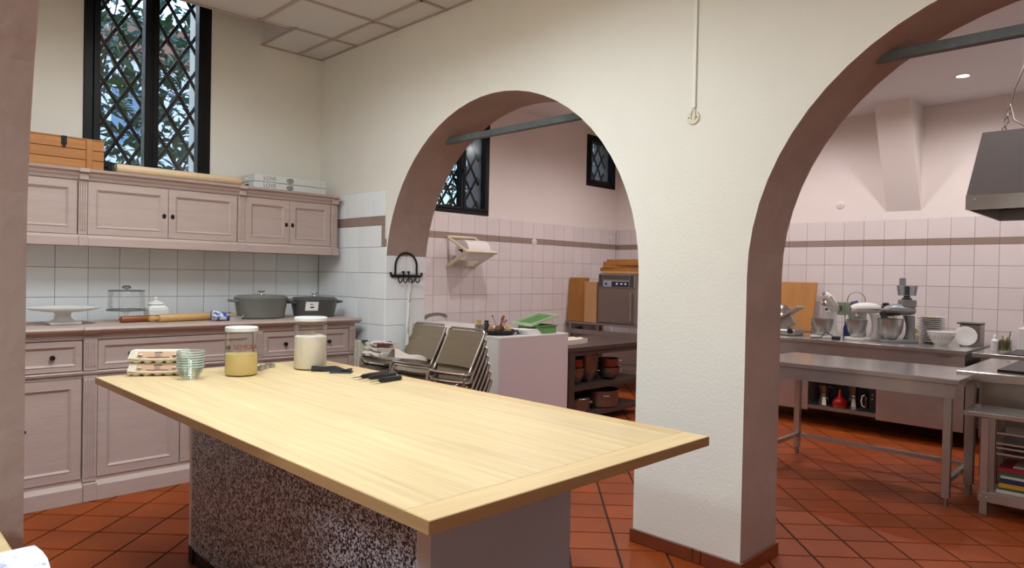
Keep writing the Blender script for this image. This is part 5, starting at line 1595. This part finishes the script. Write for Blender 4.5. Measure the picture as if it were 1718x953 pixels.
# hood
HX0, HX1, HY0, HY1 = 4.445, 6.1, 2.30, 3.40
r = thing('extractor_hood', 'grey steel extractor hood hanging by chains over the range', 'hood', (5.2, 2.85, 1.93))
hb = B()
t, d = .072, .012
outer0 = [(HX0, HY0), (HX1, HY0), (HX1, HY1), (HX0, HY1)]
outer1 = [(HX0 + t, HY0 + .05), (HX1 - t, HY0 + .05), (HX1 - t, HY1 - .3), (HX0 + t, HY1 - .3)]
vs = [(x, y, 2.03) for x, y in outer0] + [(x, y, 2.45) for x, y in outer1]
hb.add(vs, [(0, 1, 5, 4), (1, 2, 6, 5), (2, 3, 7, 6), (3, 0, 4, 7), (4, 5, 6, 7)])
hb.obj('canopy', mat('grey painted steel', '#8c8b8c', .5, .15, var=.03), r)
for q in ((HX0, HX1, HY0, HY0 + d), (HX0, HX1, HY1 - d, HY1), (HX0, HX0 + d, HY0 + d, HY1 - d), (HX1 - d, HX1, HY0 + d, HY1 - d)):
    B().box(*q, 1.934, 2.0295).obj('rim_panel', M_STEEL, r)
B().box(HX0 - .002, HX0 + .10, HY0 - .003, HY0 - .0005, 1.934, 2.03).obj('corner_plate', M_STEEL, r)
B().lathe([(0, 0), (.010, 0), (.008, .005), (0, .006)], M=Matrix.Translation((HX0 + .05, HY0 - .0035, 2.005)) @ Matrix.Rotation(math.pi / 2, 4, 'X'), seg=10).obj('bolt', M_CHROME, r)
B().box(HX0 + .25, HX1 - .25, HY0 + .10, HY0 + .35, 1.965, 2.0).obj('filter_box', M_STEELD, r)
B().box(HX0 + .02, HX1 - .02, HY0 + .02, HY1 - .02, 2.02, 2.026).obj('inner_plate', mat('dark hood inside', '#1b1715', .7), r)  # inner plate of the canopy is coloured near black
p0, p1 = Vector((4.625, 2.42, 2.452)), Vector((4.66, 2.40, 2.60))
for k in range(6):
    p = p0.lerp(p1, k / 5)
    pts = [Vector((.012 * math.cos(a), 0, .019 * math.sin(a))) for a in [2 * math.pi * i / 12 for i in range(12)]]
    R = Matrix.Rotation((k % 2) * math.pi / 2, 3, 'Z')
    B().tube([p + R @ q + Vector((0, 0, .012)) for q in pts], .004, 5, closed=True).obj('chain_link', M_STEELD, r)
B().tube([p1 + Vector((0, 0, .02)), Vector((4.68, 2.39, 2.72)), Vector((4.75, 2.36, 2.90)), Vector((4.84, 2.34, ZK))], .006, 6).obj('hanging_cable', M_STEELD, r, smooth=True)
B().tube([p1 + Vector((0, 0, .01)), Vector((4.68, 2.40, 2.52)), Vector((4.74, 2.41, 2.47)), Vector((4.84, 2.42, 2.47)), Vector((4.98, 2.44, 2.455))], .006, 6).obj('loose_cable', M_STEELD, r, smooth=True)

# ================================================================== NEAR TABLE AT THE LEFT EDGE
r = thing('near_table', 'pale wooden table corner at the bottom left beside the pier', 'table', (4.45, -3.25, 0))
B().box(4.06, 4.80, -3.60, -2.905, .965, 1.0).obj('top', M_OAKX, r, bevel=.003)
for x in (4.10, 4.70):
    for y in (-3.56, -2.99):
        B().box(x, x + .05, y, y + .05, 0, .9645).obj('leg', M_OAKX, r)
g = []
for i in range(9):
    row = []
    for j in range(9):
        u, v = i / 8, j / 8
        row.append((4.283 + .30 * u, -3.12 + .241 * v + .004 * math.sin(9 * u), 1.0015 + .0012 * math.sin(6 * u)))
    g.append(row)
M_PRINT = mat('blue printed paper', '#e9e9ee', .8, col2='#8f92c0', nscale=34, vmix=(.56, .66))
tag(B().sheet(g, .0008).obj('printed_paper', M_PRINT, None), 'white paper with faint blue print on the near table', 'paper')

# ================================================================== GARDEN OUTSIDE
struct(B().box(-30, -.84, -30, 30, -.3, -.1).obj('ground', mat('garden soil', '#4c4a38', .95, var=.3, nscale=2)), 'garden ground outside the windows', 'ground')
leaf_b = B()
nL = 5
gl = []
for i in range(nL + 1):
    t = i / nL
    w = .5 * math.sin(math.pi * min(.98, t + .02)) ** .8 * .30
    gl.append([(t, -w, -.10 * t * t + .06 * w), (t, 0, -.10 * t * t), (t, w, -.10 * t * t + .06 * w)])
leaf_proto = None
def leafmesh(mname, m):
    me = B().sheet(gl).obj('leaf', m, None)
    return me
def shrub(label, base, box, n_obj, n_stuff, seed, size=(.12, .24), stems=7, group='shrubs outside the windows'):
    rng = random.Random(seed)
    r = thing('garden_shrub', label, 'shrub', base, group)
    (x0, x1), (y0, y1), (z0, z1) = box
    sb = B()
    tips = []
    for k in range(stems):
        tip = Vector((rng.uniform(x0, x1), rng.uniform(y0, y1), rng.uniform(z0 + .5 * (z1 - z0), z1)))
        b0 = Vector(base)
        mid = b0.lerp(tip, .5) + Vector((rng.uniform(-.15, .15), rng.uniform(-.2, .2), .1))
        B().tube([b0 + Vector((rng.uniform(-.1, .1), rng.uniform(-.15, .15), 0)), mid, tip], [.022, .014, .005], 6).obj('stem', M_BARK, r, smooth=True)
    proto = None
    for k in range(n_obj):
        p = Vector((rng.uniform(x0, x1), rng.uniform(y0, y1), rng.uniform(z0, z1)))
        s = rng.uniform(*size)
        if proto is None:
            proto = B().sheet(gl).obj('leaf', M_LEAF, r, local=True)
            o = proto
        else:
            o = clone(proto, 'leaf', (0, 0, 0), r)
        o.location = p - Vector(base)
        o.scale = (s, s, s)
        o.rotation_euler = (rng.uniform(-.9, .9), rng.uniform(-.3, 1.0), rng.uniform(0, 6.28))
    if n_stuff:
        fb = B()
        for k in range(n_stuff):
            p = Vector((rng.uniform(x0 - .8, x1 - .2), rng.uniform(y0 - .1, y1 + .2), rng.uniform(z0 - .2, z1)))
            s = rng.uniform(.10, .22)
            Mx = Matrix.Translation(p) @ Euler((rng.uniform(-1, 1), rng.uniform(-.4, 1.1), rng.uniform(0, 6.28))).to_matrix().to_4x4() @ Matrix.Scale(s, 4)
            fb.add([(0, 0, 0), (.5, -.18, .02), (1, 0, -.08), (.5, .18, .02)], [(0, 1, 2, 3)], Mx)
        o = fb.obj('foliage', M_LEAFD, r)
        o['kind'] = 'stuff'
    return r
shrub('leafy broad leaved shrub filling the tall window behind its grille', (-1.3, -1.5, -.1), ((-2.3, -.75), (-2.4, .5), (1.9, 4.3)), 290, 4200, 5, (.14, .26), 10)
shrub('dark garden shrub seen through the double kitchen window', (-1.7, 2.4, -.1), ((-2.2, -1.15), (1.2, 3.8), (1.9, 4.0)), 70, 1900, 6)
shrub('dark garden shrub seen through the small corner window', (-1.7, 5.6, -.1), ((-2.2, -1.15), (4.4, 7.0), (2.3, 4.4)), 50, 1300, 8)
bd = thing('neighbour_house', 'pale lavender house facade glimpsed between the leaves outside', 'house', (-11, 1.5, 0))
B().box(-13, -11, -5, 9, -.1, 6.0).obj('facade', mat('lavender render', '#e6dde8', .9), bd)
B().prism([(-5.3, 6.0), (9.3, 6.0), (8.6, 6.8), (-4.6, 6.8)], 'x', -13.2, -10.8).obj('roof', mat('roof tile', '#9c6a58', .9), bd)
for y, zw in ((-3.5, 1.5), (-1.2, 1.5), (1.1, 1.5), (3.4, 1.5), (5.7, 1.5), (-1.2, 4.0), (1.1, 4.0), (3.4, 4.0), (5.7, 4.0)):
    w = B().box(-11.0, -10.96, y, y + .9, zw, zw + 1.4).obj('window', M_WHITE, bd)
    B().box(-10.959, -10.955, y + .08, y + .82, zw + .08, zw + 1.32).obj('window_pane', mat('far pane', '#5d6f86', .1), w)

# ================================================================== FLOOR TILES
flo = sroot('floor', 'terracotta tiled floor laid diagonally through both rooms', 'floor')
B().box(-.9, XR, YN, YD + .2, -.08, -.0065).obj('grout_bed', M_FGROUT, flo)
TH, FU, FV, U0, V0 = .7496, .2543, .2341, -.3996, 1.7483
du, dv = Vector((math.cos(TH), math.sin(TH))), Vector((math.sin(TH), -math.cos(TH)))
cands = []
for a in range(-40, 45):
    for b in range(-45, 45):
        q = du * (U0 + (a + .5) * FU) + dv * (V0 + (b + .5) * FV)
        if -.8 < q.x < XR - .05 and YN + .05 < q.y < YD - .05:
            cands.append(q)
bpy.context.view_layer.update()
dg = bpy.context.evaluated_depsgraph_get()
def seen(q):
    n = 0
    for s, t in ((0, 0), (.4, .4), (-.4, .4), (.4, -.4), (-.4, -.4)):
        p2 = q + du * FU * s + dv * FV * t
        p = Vector((p2.x, p2.y, .002))
        d = p - CAM
        z = d.dot(f2)
        if z < .2: continue
        X, Y = W_PX / 2 + FPX * d.dot(r3) / z, H_PX / 2 - FPX * d.dot(u3) / z
        if not (-20 < X < W_PX + 20 and -20 < Y < H_PX + 20): continue
        hit = SC.ray_cast(dg, CAM, d.normalized(), distance=d.length - .01)
        if not hit[0]: n += 1
    return n
sc_ = []
rest = []
for q in cands:
    n = seen(q)
    dist = (Vector((q.x, q.y, 0)) - CAM).length
    if n: sc_.append((n / dist ** 3, q))
    else: rest.append(q)
sc_.sort(key=lambda t: -t[0])
shown = [q for _, q in sc_[:300]]
rest += [q for _, q in sc_[300:]]
def ftile(b, q=None):
    hu, hv, e = FU / 2 - .0058, FV / 2 - .0058, .0025
    pts = []
    for k, (ee, z) in enumerate(((0, -.007), (0, -.0022), (e, 0))):
        for s, t in ((-1, -1), (1, -1), (1, 1), (-1, 1)):
            p = du * s * (hu - ee) + dv * t * (hv - ee)
            if q is not None: p = p + q
            pts.append((p.x, p.y, z))
    fs = [(8, 9, 10, 11)] + [(4 * l + i, 4 * l + (i + 1) % 4, 4 * l + 4 + (i + 1) % 4, 4 * l + 4 + i) for l in (0, 1) for i in range(4)]
    b.add(pts, fs)
fp_ = B()
ftile(fp_)
fo = fp_.obj('floor_tile', M_FLOOR, flo)
for i, q in enumerate(shown):
    if i == 0: fo.location = (q.x, q.y, 0)
    else: clone(fo, 'floor_tile', (q.x, q.y, 0), flo)
fr = B()
for q in rest: ftile(fr, q)
o = fr.obj('floor_tiles_beyond', M_FLOOR, flo)
o['kind'] = 'stuff'
